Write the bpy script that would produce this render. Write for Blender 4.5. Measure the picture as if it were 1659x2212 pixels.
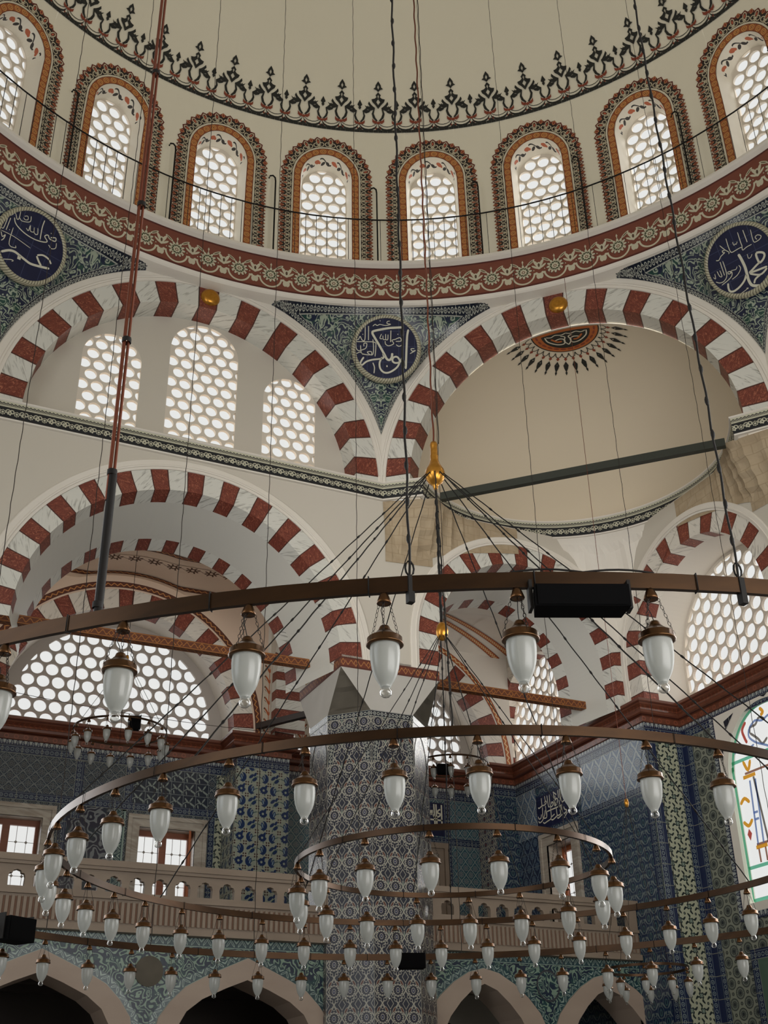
import bpy, math, random
from math import pi, sin, cos, radians, degrees, atan2, hypot, sqrt, floor
from mathutils import Vector, Matrix
from mathutils.geometry import tessellate_polygon

random.seed(7)
for o in list(bpy.data.objects):
    bpy.data.objects.remove(o)
sc = bpy.context.scene
COL = sc.collection

# ------------------------------------------------------------------ camera, sky, light
W, H = 1659, 2212
FPX = 2524.1
CAM = Vector((-4.0806, -7.4713, 0.0))
cd = bpy.data.cameras.new('camera'); cam = bpy.data.objects.new('camera', cd); COL.objects.link(cam)
cR = Vector((0.90515621, -0.42470689, -0.01778443))
cU = Vector((-0.19069195, -0.44309251, 0.87595982))
cF = Vector((0.37990632, 0.78948913, 0.48205612))
m = Matrix((cR, cU, -cF)).transposed().to_4x4(); m.translation = CAM
cam.matrix_world = m
cd.sensor_fit = 'VERTICAL'; cd.sensor_height = 24.0; cd.lens = 24.0*FPX/H
cd.clip_start = 0.02; cd.clip_end = 200
sc.camera = cam

world = bpy.data.worlds.new('overcast_sky'); sc.world = world; world.use_nodes = True
bg = world.node_tree.nodes['Background']
bg.inputs[0].default_value = (0.81, 0.815, 0.80, 1); bg.inputs[1].default_value = 1.0

def area(name, loc, target, sx, sy, power, col):
    l = bpy.data.lights.new(name, 'AREA'); l.shape = 'RECTANGLE'; l.size = sx; l.size_y = sy
    l.energy = power; l.color = col
    o = bpy.data.objects.new(name, l); COL.objects.link(o); o.location = loc
    d = Vector(target)-Vector(loc); o.rotation_euler = d.to_track_quat('-Z', 'Y').to_euler()
    return o
# added fill lights behind and beside the viewer, standing in for unseen windows
area('fill_behind', (1.5, -9.6, 2.6), (0.0, 2.5, 13.5), 8, 6, 760, (1.0, 0.985, 0.96))
area('fill_left', (-10.0, -2.0, 4.0), (3.0, 6.0, 8.0), 6, 5, 260, (0.88, 0.94, 1.0))
o_ = area('fill_right_corner', (-9.0, -5.0, 8.0), (7.6, 9.5, 7.2), 4, 4, 48, (1.0, 0.97, 0.93)); o_.data.spread = radians(38)  # added narrow fill that brightens only the right corner
sl = bpy.data.lights.new('bright_sky_right', 'SUN'); sl.energy = 8.0; sl.angle = radians(70); sl.color = (1.0, 0.985, 0.96)
so = bpy.data.objects.new('bright_sky_right', sl); COL.objects.link(so)
so.rotation_euler = Vector((-0.80, -0.22, -0.56)).to_track_quat('-Z', 'Y').to_euler()
sl = bpy.data.lights.new('fill_sun_gallery', 'SUN'); sl.energy = 3.5; sl.angle = radians(80); sl.color = (0.95, 0.98, 1.0)  # added second sun that brightens the gallery interior
so = bpy.data.objects.new('fill_sun_gallery', sl); COL.objects.link(so)
so.rotation_euler = Vector((0.12, -0.80, -0.55)).to_track_quat('-Z', 'Y').to_euler()

sc.view_settings.view_transform = 'Standard'
sc.view_settings.look = 'None'
sc.view_settings.gamma = 1.0
sc.view_settings.exposure = 0.0
sc.view_settings.use_curve_mapping = False

# ------------------------------------------------------------------ node language
def lin(c):
    f = lambda x: (x/255/12.92) if x/255 <= 0.04045 else ((x/255+0.055)/1.055)**2.4
    return (f(c[0]), f(c[1]), f(c[2]), 1.0)
NT = None
def sk(n, i, v):
    if isinstance(v, X): NT.links.new(v.s, n.inputs[i])
    else: n.inputs[i].default_value = v
def mth(op, *a):
    n = NT.nodes.new('ShaderNodeMath'); n.operation = op
    for i, x in enumerate(a): sk(n, i, x)
    return X(n.outputs[0])
class X:
    def __init__(s, v): s.s = v
    def __add__(a, b): return mth('ADD', a, b)
    __radd__ = __add__
    def __sub__(a, b): return mth('SUBTRACT', a, b)
    def __rsub__(a, b): return mth('SUBTRACT', b, a)
    def __mul__(a, b): return mth('MULTIPLY', a, b)
    __rmul__ = __mul__
    def __truediv__(a, b): return mth('DIVIDE', a, b)
    def __lt__(a, b): return mth('LESS_THAN', a, b)
    def __gt__(a, b): return mth('GREATER_THAN', a, b)
fr = lambda x: mth('FRACT', x)
ab = lambda x: mth('ABSOLUTE', x)
flr = lambda x: mth('FLOOR', x)
mn = lambda a, b: mth('MINIMUM', a, b)
mx = lambda a, b: mth('MAXIMUM', a, b)
sn = lambda x: mth('SINE', x)
cs = lambda x: mth('COSINE', x)
sq = lambda x: mth('SQRT', x)
at = lambda y, x: mth('ARCTAN2', y, x)
def hyp(x, y): return sq(x*x+y*y)
def cc(x): return fr(x)-0.5
def odd(x): return fr(flr(x)*0.5) > 0.25
def mixc(f, a, b):
    n = NT.nodes.new('ShaderNodeMix'); n.data_type = 'RGBA'
    sk(n, 0, f); 
    for i, c in ((6, a), (7, b)):
        if isinstance(c, X): NT.links.new(c.s, n.inputs[i])
        else: n.inputs[i].default_value = lin(c)
    return X(n.outputs[2])
def uvs():
    n = NT.nodes.new('ShaderNodeUVMap'); n.uv_map = 'UVMap'
    s = NT.nodes.new('ShaderNodeSeparateXYZ'); NT.links.new(n.outputs[0], s.inputs[0])
    return X(s.outputs[0]), X(s.outputs[1])
def comb(x, y, z=0.0):
    n = NT.nodes.new('ShaderNodeCombineXYZ'); sk(n, 0, x); sk(n, 1, y); sk(n, 2, z); return X(n.outputs[0])
def noise(x, y, scale=1.0, detail=2.0, z=0.0, dist=0.0):
    n = NT.nodes.new('ShaderNodeTexNoise'); NT.links.new(comb(x, y, z).s, n.inputs['Vector'])
    n.inputs['Scale'].default_value = scale; n.inputs['Detail'].default_value = detail; n.inputs['Distortion'].default_value = dist
    return X(n.outputs[0])
def vor(x, y, scale=1.0, rnd=1.0):
    n = NT.nodes.new('ShaderNodeTexVoronoi'); NT.links.new(comb(x, y).s, n.inputs['Vector'])
    n.inputs['Scale'].default_value = scale; n.inputs['Randomness'].default_value = rnd
    s = NT.nodes.new('ShaderNodeSeparateXYZ'); NT.links.new(n.outputs['Color'], s.inputs[0])
    return X(n.outputs['Distance']), X(s.outputs[0])
def objpos():
    n = NT.nodes.new('ShaderNodeTexCoord'); s = NT.nodes.new('ShaderNodeSeparateXYZ')
    NT.links.new(n.outputs['Object'], s.inputs[0]); return X(s.outputs[0]), X(s.outputs[1]), X(s.outputs[2])
# shapes: all return 0/1 masks
def disc(x, y, cx, cy, r): return hyp(x-cx, y-cy) < r
def ring(x, y, cx, cy, r, w): return ab(hyp(x-cx, y-cy)-r) < w
def flower(x, y, cx, cy, r, amp, n, ph=0.0):
    X_, Y_ = x-cx, y-cy
    return hyp(X_, Y_) < (ab(cs(at(Y_, X_)*(n/2.0)+ph))*amp*r+r*(1-amp))
def ell(x, y, cx, cy, a, b, ang=0.0):
    c, s = cos(ang), sin(ang); X_, Y_ = x-cx, y-cy
    return hyp((X_*c+Y_*s)/a, (Y_*c-X_*s)/b) < 1.0
def line(x, y, nx, ny, c, w): return ab(x*nx+y*ny-c) < w
def OR(*a):
    r = a[0]
    for b in a[1:]: r = mx(r, b)
    return r
def AND(a, b): return mn(a, b)
def NOT(a): return 1.0-a

MATS = {}
# overall tone of each glaze / paint
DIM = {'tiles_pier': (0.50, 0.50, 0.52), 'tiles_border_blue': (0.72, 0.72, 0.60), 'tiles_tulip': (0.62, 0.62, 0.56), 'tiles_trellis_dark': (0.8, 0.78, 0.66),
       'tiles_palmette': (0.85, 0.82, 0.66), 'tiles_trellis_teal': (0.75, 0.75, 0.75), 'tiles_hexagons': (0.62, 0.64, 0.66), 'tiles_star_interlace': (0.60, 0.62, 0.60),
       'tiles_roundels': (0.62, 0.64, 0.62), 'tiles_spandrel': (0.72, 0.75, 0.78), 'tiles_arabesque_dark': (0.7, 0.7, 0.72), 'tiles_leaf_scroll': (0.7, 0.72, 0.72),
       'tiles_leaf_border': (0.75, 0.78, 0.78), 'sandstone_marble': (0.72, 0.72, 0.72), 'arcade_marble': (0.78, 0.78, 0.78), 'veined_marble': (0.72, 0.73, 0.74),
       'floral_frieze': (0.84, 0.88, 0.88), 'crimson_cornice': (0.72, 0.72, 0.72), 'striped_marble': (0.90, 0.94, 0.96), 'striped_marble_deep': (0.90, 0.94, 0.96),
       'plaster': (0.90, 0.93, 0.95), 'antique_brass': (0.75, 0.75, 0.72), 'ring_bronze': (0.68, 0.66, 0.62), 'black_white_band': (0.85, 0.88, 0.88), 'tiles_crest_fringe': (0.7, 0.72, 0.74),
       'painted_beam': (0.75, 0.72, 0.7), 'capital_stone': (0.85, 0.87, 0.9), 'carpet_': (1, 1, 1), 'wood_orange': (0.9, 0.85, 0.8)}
def material(name, rough=0.6, metal=0.0, coat=0.0, spec=0.5):
    def deco(fn):
        def get():
            global NT
            if name in MATS: return MATS[name]
            mt = bpy.data.materials.new(name); mt.use_nodes = True; NT = mt.node_tree
            b = NT.nodes['Principled BSDF']
            b.inputs['Roughness'].default_value = rough; b.inputs['Metallic'].default_value = metal
            b.inputs['Coat Weight'].default_value = coat*0.4; b.inputs['Coat Roughness'].default_value = 0.12
            b.inputs['Specular IOR Level'].default_value = spec
            c = fn(b)
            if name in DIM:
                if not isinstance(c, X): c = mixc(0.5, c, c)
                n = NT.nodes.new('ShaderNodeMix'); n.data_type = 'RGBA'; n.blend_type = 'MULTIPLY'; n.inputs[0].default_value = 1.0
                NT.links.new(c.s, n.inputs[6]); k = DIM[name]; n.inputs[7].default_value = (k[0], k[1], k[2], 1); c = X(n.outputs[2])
            if isinstance(c, X): NT.links.new(c.s, b.inputs['Base Color'])
            elif c is not None: b.inputs['Base Color'].default_value = lin(c)
            MATS[name] = mt
            return mt
        return get
    return deco
def bump(b, h, strength=0.3, dist=0.01):
    n = NT.nodes.new('ShaderNodeBump'); n.inputs['Strength'].default_value = strength; n.inputs['Distance'].default_value = dist
    NT.links.new(h.s, n.inputs['Height']); NT.links.new(n.outputs[0], b.inputs['Normal'])

CREAM = (196, 192, 172); NAVY = (26, 32, 62); BLUE = (44, 66, 112); INK = (18, 20, 26); TURQ = (70, 122, 118); GREEN = (52, 84, 70); BRICK = (118, 46, 26)

@material('plaster', 0.8, spec=0.2)
def m_plaster(b):
    x, y, z = objpos(); n = noise(x*0.5+z*0.31, y*0.5+z*0.2, 0.8, 4)
    return mixc(n, (203, 193, 178), (212, 203, 190))
@material('plaster_white', 0.75, spec=0.25)
def m_white(b):
    x, y, z = objpos(); n = noise(x+z*0.3, y+z*0.6, 1.5, 4)
    return mixc(n, (214, 207, 196), (224, 219, 210))
@material('plaster_dome', 0.8, spec=0.2)
def m_dome(b):
    x, y, z = objpos(); n = noise(x*0.3+z*0.3, y*0.3, 0.8, 3)
    return mixc(n, (221, 215, 196), (226, 220, 202))
@material('vault_paint', 0.8, spec=0.2)
def m_vaultpaint(b): return (222, 200, 180)
@material('half_dome_plaster', 0.8, spec=0.2)
def m_hdome(b):
    x, y, z = objpos(); return mixc(noise(x*0.3+z*0.3, y*0.3, 0.8, 3), (206, 193, 171), (212, 200, 178))
@material('lattice_plaster', 0.8, spec=0.2)
def m_lattice(b): return (214, 205, 192)
@material('black_paint', 0.6)
def m_black(b): return (24, 26, 24)
@material('red_paint', 0.6)
def m_red(b): return (128, 56, 34)
@material('cream_paint', 0.6)
def m_creamp(b): return (205, 198, 178)
@material('orange_paint', 0.6)
def m_orange(b): return (170, 92, 40)
@material('letter_cream', 0.4, coat=0.3)
def m_letter(b): return (200, 198, 180)

def stripes(front_lim, back_lim=None, redw=0.225):
    def fn(b):
        u, v = uvs()
        k = cc(u+0.5)             # red block centred on integer u
        d = ab(k)
        ux, uy, uz = objpos()
        w1 = noise(u*1.0+v*3.0, v*1.5+u*2.0, 3.0, 4.0, dist=2.0)
        w2 = noise(u*9.0-v*14.0, v*2.0+u*1.0, 1.1, 3.0, dist=1.0)
        white = mixc(mx(mn((w2-0.56)*7.0, 1.0), 0.0), (218, 213, 203), (160, 155, 146))
        vein = ab(w1-0.5) < 0.012
        red = mixc(noise(u*2, v*4, 4.0, 3), (98, 42, 31), (124, 56, 41))
        red = mixc(vein, red, (178, 108, 82))
        edge = ab(d-redw) < 0.016
        s = v > -front_lim
        if back_lim is not None: s = OR(s, v < -back_lim)
        isred = AND(d < redw, s)
        c = mixc(s, (212, 206, 196), white)
        c = mixc(isred, c, red)
        return mixc(AND(edge, s), c, (74, 36, 28))
    return fn
m_arch = material('striped_marble', 0.5)(stripes(9.0))
m_arch_deep = material('striped_marble_deep', 0.5)(stripes(0.28, 1.12))
m_arch_win = material('striped_marble_window', 0.5)(stripes(0.30))

@material('floral_frieze', 0.7)
def m_frieze(b):      # u in motif periods, v 0..1
    u, v = uvs()
    x = cc(u); y = v-0.0
    xx = x*1.0; yy = y*1.25-0.15           # roughly square cell
    ground = mixc(noise(u, v*2, 3.0, 3), (112, 56, 40), (132, 70, 52))
    c = ground
    cr = (206, 196, 172)
    y0 = 0.50
    # scalloped stem below the blossoms, and little bulbs between
    sc1 = AND(ring(xx, yy, 0.0, 0.30, 0.34, 0.028), yy < 0.30)
    c = mixc(sc1, c, cr)
    c = mixc(OR(ell(ab(xx), yy, 0.46, 0.16, 0.07, 0.11), disc(ab(xx), yy, 0.40, 0.27, 0.045)), c, cr)
    # large sunflower
    c = mixc(flower(xx, yy, 0.0, 0.42, 0.30, 0.42, 12), c, (60, 30, 22))
    c = mixc(flower(xx, yy, 0.0, 0.42, 0.275, 0.45, 12), c, cr)
    c = mixc(flower(xx, yy, 0.0, 0.42, 0.17, 0.2, 12), c, (72, 76, 52))
    c = mixc(flower(xx, yy, 0.0, 0.42, 0.12, 0.25, 8), c, cr)
    c = mixc(disc(xx, yy, 0.0, 0.41, 0.055), c, (120, 78, 60))
    c = mixc(disc(xx, yy, 0.0, 0.41, 0.03), c, cr)
    # tulip palmette between
    ax = 0.5-ab(x)
    t = OR(ell(ax, yy, 0.07, 0.62, 0.05, 0.17, -0.5), ell(ax, yy, 0.0, 0.55, 0.085, 0.14), ell(ax, yy, 0.13, 0.52, 0.035, 0.12, -0.9))
    c = mixc(t, c, cr)
    c = mixc(ell(ax, yy, 0.0, 0.57, 0.035, 0.07), c, (86, 62, 44))
    # leaves beside the tip
    lf = ell(ax, yy, 0.24, 0.74, 0.045, 0.15, 0.95); lf2 = ell(ax, yy, 0.24, 0.74, 0.022, 0.10, 0.95)
    c = mixc(lf, c, cr); c = mixc(lf2, c, (110, 96, 72))
    c = mixc(OR(disc(x, yy, 0.0, 0.80, 0.03), line(x, yy, 1, 0, 0, 0.012)*(yy > 0.70)*(yy < 0.86)), c, cr)
    c = mixc(OR(disc(ab(x), yy, 0.20, 0.26, 0.02), disc(ab(x), yy, 0.33, 0.40, 0.018)), c, cr)
    c = mixc(OR(v < 0.05, v > 0.95), c, (84, 30, 20))
    return c
@material('black_white_band', 0.7)
def m_bwband(b):      # u metres, v 0..0.27
    u, v = uvs(); p = 0.20
    x = cc(u/p); x2 = cc(u/p+0.5); y = (v-0.085)/p
    cr = (200, 194, 172)
    c = mixc(OR(flower(x, y, 0, 0, 0.22, 0.25, 8), AND(ring(ab(x), y, 0.36, 0.12, 0.14, 0.035), NOT(disc(x, y, 0, 0, 0.2))), flower(x2, y, 0, 0.0, 0.20, 0.4, 5)), INK, cr)
    c = mixc(OR(ring(x, y, 0, 0, 0.12, 0.03), disc(x2, y, 0, 0, 0.05)), c, INK)
    c = mixc(v > 0.17, c, cr)
    c = mixc(OR(ab(v-0.205) < 0.004, ab(v-0.172) < 0.005, v < 0.012), c, (50, 46, 40))
    z = ab(cc(u/0.055))*0.045
    c = mixc(AND(v > 0.215, ab(v-0.222-z) < 0.008), c, INK)
    c = mixc(AND(v > 0.215, (v-0.212-z*0.7) < 0.0), c, INK)
    return c
@material('abacus_band', 0.6)
def m_abac(b):
    u, v = uvs(); x = cc(u/0.20); y = v/0.16-0.5
    c = mixc(noise(u*4, v*4, 3.0, 2), (92, 40, 28), (112, 54, 34)); g = (160, 108, 62)
    c = mixc(ab(ab(x)*2.0+ab(y)-0.30) < 0.07, c, g)
    c = mixc(AND(ab(y-0.2*sn(u*62)) < 0.07, ab(x) > 0.17), c, g)
    return mixc(ab(ab(y)-0.42) < 0.035, c, (64, 30, 20))
@material('window_guilloche', 0.7)
def m_guil(b):        # u metres along, v metres across
    u, v = uvs(); x = cc(u/0.13); y = (v-0.065)/0.13
    c = mixc(noise(u*8, v*8, 1.0, 2), (142, 74, 36), (160, 92, 48))
    c = mixc(OR(ring(x, y, 0, 0, 0.33, 0.035), ring(x, y, 0, 0, 0.14, 0.03)), c, (208, 160, 92))
    c = mixc(disc(x, y, 0, 0, 0.07), c, (96, 44, 22))
    c = mixc(AND(ab(y+x*0.9) < 0.035, ab(x) > 0.33), c, (96, 40, 20))
    c = mixc(ab(ab(y)-0.46) < 0.03, c, (84, 34, 18))
    return c
@material('window_serrated', 0.7)
def m_serr(b):        # u in tooth periods (two teeth per motif), v metres
    u, v = uvs(); x = cc(u/2); x2 = cc(u/2+0.5); y = v/0.2
    cr = (196, 186, 160)
    c = mixc(v > 0.15, (34, 24, 20), (92, 36, 26))
    c = mixc(AND(ring(ab(x), y, 0.24, 0.30, 0.20, 0.035), y < 0.75), c, cr)
    c = mixc(OR(ell(x, y, 0, 0.62, 0.17, 0.34)), c, cr)
    c = mixc(ell(x, y, 0, 0.62, 0.115, 0.26), c, (84, 34, 24))
    c = mixc(ell(x, y, 0, 0.60, 0.06, 0.15), c, (176, 90, 60))
    c = mixc(ell(x2, y, 0, 0.86, 0.12, 0.22), c, (186, 130, 84))
    c = mixc(ell(x2, y, 0, 0.86, 0.08, 0.16), c, (126, 48, 34))
    c = mixc(OR(line(x, y, 1, 0.8, 0.1, 0.03)*(y < 0.4), line(x, y, -1, 0.8, 0.1, 0.03)*(y < 0.4)), c, cr)
    return c
@material('soffit_foliage', 0.7)
def m_foliage(b):     # inner reveal of drum windows: u metres along the arch, v depth
    u, v = uvs(); x = cc(u/0.34); y = (v-0.16)/0.34
    w = noise(u*6, v*6, 1.0, 2)
    base = (216, 210, 196)
    f = OR(ell(x, y+w*0.2-0.1, 0.0, 0.0, 0.17, 0.12, 0.4), ell(x, y, 0.12, 0.06, 0.08, 0.12, -0.6))
    c = mixc(f, base, (172, 92, 62))
    s = AND(ab(y-0.22*sn(u*18.5)) < 0.05, ab(x) > 0.15)
    c = mixc(s, c, (46, 44, 42))
    c = mixc(ell(ab(x), y, 0.36, 0.15, 0.09, 0.16, 0.6), c, (52, 48, 46))
    c = mixc(OR(v > 0.36, ab(u) > 0.62), c, base)
    return c

# ---------------- tile patterns (u, v in metres)
def grout(c, u, v, p, w=0.004, col=(150, 150, 142)):
    return mixc(OR(ab(cc(u/p)) > 0.5-w/p, ab(cc(v/p)) > 0.5-w/p), c, col)
TC = dict(rough=0.22, coat=0.25, spec=0.5)
@material('tiles_pier', 0.28, coat=0.15)
def m_tpier(b):
    u, v = uvs(); p, q = 0.23, 0.335
    x = cc(u/p); y = cc(v/q); Y = y*q/p; ax = ab(x)
    cr = (206, 202, 184)
    c = mixc(noise(u*3, v*3, 1.0, 2), (24, 30, 54), (34, 44, 68))
    # ogival lattice bands in cream with dark outline
    d = ab(ax*1.45+ab(Y)-0.73); lat = d < 0.062
    c = mixc(lat, c, cr)
    e = ab(ab(ax-0.5)*1.45+ab(ab(Y)-0.73)-0.30) < 0.03
    c = mixc(e, c, cr)
    # red petals above the medallion
    c = mixc(ell(ax, Y, 0.25, 0.40, 0.085, 0.20, 0.55), c, cr)
    c = mixc(ell(ax, Y, 0.25, 0.40, 0.052, 0.155, 0.55), c, (112, 50, 34))
    # medallion
    c = mixc(flower(x, Y, 0, 0, 0.37, 0.14, 12), c, cr)
    c = mixc(flower(x, Y, 0, 0, 0.30, 0.22, 14), c, (24, 28, 58))
    c = mixc(ell(x, Y, 0, 0, 0.13, 0.17), c, cr)
    c = mixc(ell(x, Y, 0, 0, 0.095, 0.13), c, (34, 44, 96))
    c = mixc(ell(x, Y, 0, 0, 0.03, 0.05), c, cr)
    # small roundels
    for (cx, cy) in ((0.33, -0.34), (0.16, -0.52), (0.0, 0.52)):
        c = mixc(disc(ax, Y, cx, cy, 0.10), c, cr)
        c = mixc(disc(ax, Y, cx, cy, 0.065), c, (28, 34, 62))
    # turquoise leaf at the cell edges
    c = mixc(ell(0.5-ax, Y, 0.0, 0.18, 0.05, 0.2), c, cr)
    c = mixc(ell(0.5-ax, Y, 0.0, 0.18, 0.028, 0.14), c, (104, 140, 128))
    c = mixc(ab(cc(u/(p*3)+0.0)) > 0.492, c, (170, 168, 154))
    return c
def circ_border(ground, dot, pitch=0.16, h=0.12):
    def fn(b):
        u, v = uvs(); x = cc(u/pitch); x2 = cc(u/pitch+0.5); y = (v/h-0.5)*h/pitch
        c = mixc(OR(ring(x, y, 0, 0, 0.17, 0.035), disc(x, y, 0, 0, 0.06)), ground, dot)
        c = mixc(OR(ell(ab(x2), y, 0.10, 0.10, 0.04, 0.13, 0.9), ell(ab(x2), y, 0.10, -0.10, 0.04, 0.13, -0.9)), c, dot)
        c = mixc(ab(ab(y)-(0.5*h/pitch-0.05)) < 0.02, c, dot)
        return grout(c, u, v, pitch*2, 0.004)
    return fn
m_bblue = material('tiles_border_blue', 0.25, coat=0.2)(circ_border((30, 42, 84), (132, 146, 162)))
m_bdark = material('tiles_border_dark', 0.25, coat=0.2)(circ_border((24, 30, 44), (168, 170, 160), 0.12, 0.09))
@material('tiles_crest_fringe', 0.3, coat=0.2)
def m_fringe(b):
    u, v = uvs(); x = cc(u/0.085); y = v/0.085
    c = mixc(OR(ell(x, y, 0, 0.55, 0.28, 0.62), ell(ab(x), y, 0.34, 0.2, 0.14, 0.28)), (186, 190, 184), (30, 40, 74))
    c = mixc(ell(x, y, 0, 0.55, 0.13, 0.36), c, (176, 182, 178))
    c = mixc(ell(x, y, 0, 0.50, 0.05, 0.2), c, (30, 40, 74))
    return mixc(v < 0.012, c, (24, 30, 58))
@material('tiles_tulip', 0.25, coat=0.2)
def m_ttulip(b):
    u, v = uvs(); p = 0.20
    ox = odd(u/p); oy = odd(v/p); par = ab(ox-oy)
    x = cc(u/p); y = cc(v/p)
    xx = x*(1.0-2.0*ox)
    gr = mixc(noise(u*5, v*5, 1.0, 2), (164, 176, 172), (186, 190, 178))
    c = mixc(ring(xx, y, -0.5, -0.5, 0.62, 0.03), gr, (46, 84, 92))
    blue = (38, 60, 112)
    a = OR(AND(ell(xx, y, 0.08, 0.0, 0.34, 0.40), NOT(ell(xx, y, -0.12, 0.08, 0.26, 0.34))), ell(xx, y, 0.0, 0.0, 0.13, 0.28, 0.25))
    f = OR(flower(x, y, 0, 0, 0.34, 0.25, 10))
    c = mixc(AND(a, NOT(par)), c, blue)
    c = mixc(AND(ell(xx, y, 0.0, 0.0, 0.05, 0.20, 0.25), NOT(par)), c, (150, 176, 196))
    g = OR(ell(x, y, -0.14, 0.12, 0.26, 0.13, 0.7), ell(x, y, 0.18, -0.14, 0.24, 0.12, 0.7), ell(x, y, 0.2, 0.3, 0.10, 0.2, -0.5))
    c = mixc(AND(g, par), c, blue)
    c = mixc(AND(AND(f, par), oy), c, (36, 56, 108))
    c = mixc(AND(AND(disc(x, y, 0, 0, 0.10), par), oy), c, (176, 186, 176))
    c = mixc(disc(ab(x), ab(y), 0.40, 0.40, 0.07), c, (86, 58, 60))
    return grout(c, u, v, p, 0.005, (196, 196, 186))
def trellis(ground, ln, med, p=0.26, q=0.40, lw=0.055):
    def fn(b):
        u, v = uvs(); x = cc(u/p); y = cc(v/q)
        x2 = cc(u/p+0.5); y2 = cc(v/q+0.5)
        w = 0.5*(1.0+cs(y*2*pi))*0.5
        c = mixc(noise(u*4, v*4, 1.0, 3), ground, tuple(int(a*1.25) for a in ground))
        Yr = q/p
        for (a, bq) in ((x, y), (x2, y2)):
            e = ab(ab(a)-(0.02+0.48*0.5*(1.0+0.0)+0.0)+ab(bq)*0.52-0.0)
            c = mixc(ab(ab(a)*1.0+ab(bq)*1.02-0.50) < lw, c, ln)
            c = mixc(flower(a, bq*Yr, 0, 0, 0.27, 0.25, 8), c, ln)
            c = mixc(flower(a, bq*Yr, 0, 0, 0.215, 0.25, 8), c, med)
            c = mixc(OR(ring(a, bq*Yr, 0, 0, 0.11, 0.025), disc(a, bq*Yr, 0, 0, 0.035)), c, ln)
            c = mixc(ell(ab(a), bq*Yr, 0.16, 0.40, 0.04, 0.14, 0.6), c, ln)
        return grout(c, u, v, p, 0.003, (120, 128, 134))
    return fn
m_ttrel_l = material('tiles_trellis_light', 0.22, coat=0.3)(trellis((70, 86, 106), (150, 158, 158), (44, 58, 88), lw=0.06))
m_ttrel_d = material('tiles_trellis_dark', 0.22, coat=0.3)(trellis((26, 40, 76), (100, 120, 144), (44, 66, 100), 0.27, 0.42, 0.035))
m_ttrel_t = material('tiles_trellis_teal', 0.25, coat=0.2)(trellis((48, 80, 94), (146, 160, 156), (38, 60, 88), 0.20, 0.24, 0.04))
m_tgeo = material('tiles_hexagons', 0.25, coat=0.2)(trellis((36, 50, 66), (128, 134, 132), (26, 34, 52), 0.20, 0.20, 0.05))
@material('tiles_palmette', 0.22, coat=0.3)
def m_tpalm(b):
    u, v = uvs(); p, q = 0.30, 0.26
    c = mixc(noise(u*3, v*3, 1.0, 3), (26, 40, 78), (40, 60, 98))
    ln = (112, 128, 140)
    for dx, dy in ((0.0, 0.0), (0.5, 0.5)):
        x = cc(u/p+dx); y = cc(v/q+dy)*q/p*1.0; ax = ab(x)
        c = mixc(ell(x, y, 0, -0.02, 0.25, 0.30), c, ln)
        c = mixc(ell(x, y, 0, -0.02, 0.225, 0.27), c, (30, 46, 84))
        c = mixc(ell(x, y, 0, -0.04, 0.12, 0.17), c, (70, 104, 116))
        c = mixc(ell(x, y, 0, -0.04, 0.06, 0.11), c, (28, 40, 78))
        c = mixc(OR(ell(ax, y, 0.27, 0.28, 0.05, 0.20, 0.75), ell(ax, y, 0.09, 0.36, 0.035, 0.11, 0.3)), c, ln)
    return grout(c, u, v, p, 0.003, (96, 108, 124))
@material('tiles_star_interlace', 0.3, coat=0.2)
def m_tstar(b):
    u, v = uvs(); p = 0.21
    x = cc(u/p); y = cc(v/p)
    cr = (204, 204, 180)
    t = at(y, x); r = hyp(x, y)
    c = cr
    # pinwheel blades in ink
    sw = sn(t*4.0+r*7.0)
    c = mixc(AND(sw > 0.62, AND(r > 0.24, r < 0.52)), c, (24, 40, 42))
    x2 = cc(u/p+0.5); y2 = cc(v/p+0.5)
    c = mixc(flower(x2, y2, 0, 0, 0.26, 0.45, 4, pi/2), c, (28, 48, 50))
    c = mixc(flower(x2, y2, 0, 0, 0.15, 0.45, 4, pi/2), c, (146, 160, 148))
    c = mixc(ell(x, y, 0, 0, 0.10, 0.10), c, (26, 36, 46))
    c = mixc(ab(x)+ab(y) < 0.055, c, (140, 150, 140))
    return c
@material('tiles_roundels', 0.3, coat=0.2)
def m_tround(b):
    u, v = uvs(); p = 0.31
    c = mixc(noise(u*3, v*3, 1.0, 2), (148, 150, 138), (166, 168, 154))
    dk = (40, 46, 46)
    for dx, dy in ((0.0, 0.0), (0.5, 0.5)):
        x = cc(u/p+dx); y = cc(v/(p*0.92)+dy)
        c = mixc(disc(x, y, 0, 0, 0.30), c, dk)
        c = mixc(disc(x, y, 0, 0, 0.265), c, (96, 102, 98))
        c = mixc(AND(flower(x, y, 0, 0, 0.25, 0.5, 16), NOT(disc(x, y, 0, 0, 0.16))), c, (150, 154, 144))
        c = mixc(ring(x, y, 0, 0, 0.15, 0.015), c, dk)
        c = mixc(disc(x, y, 0, 0, 0.085), c, (26, 34, 46))
    for dx, dy in ((0.5, 0.0), (0.0, 0.5)):
        x = cc(u/p+dx); y = cc(v/(p*0.92)+dy)
        c = mixc(flower(x, y, 0, 0, 0.10, 0.4, 7), c, dk)
        c = mixc(disc(x, y, 0, 0, 0.03), c, (150, 154, 144))
    return c
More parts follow.
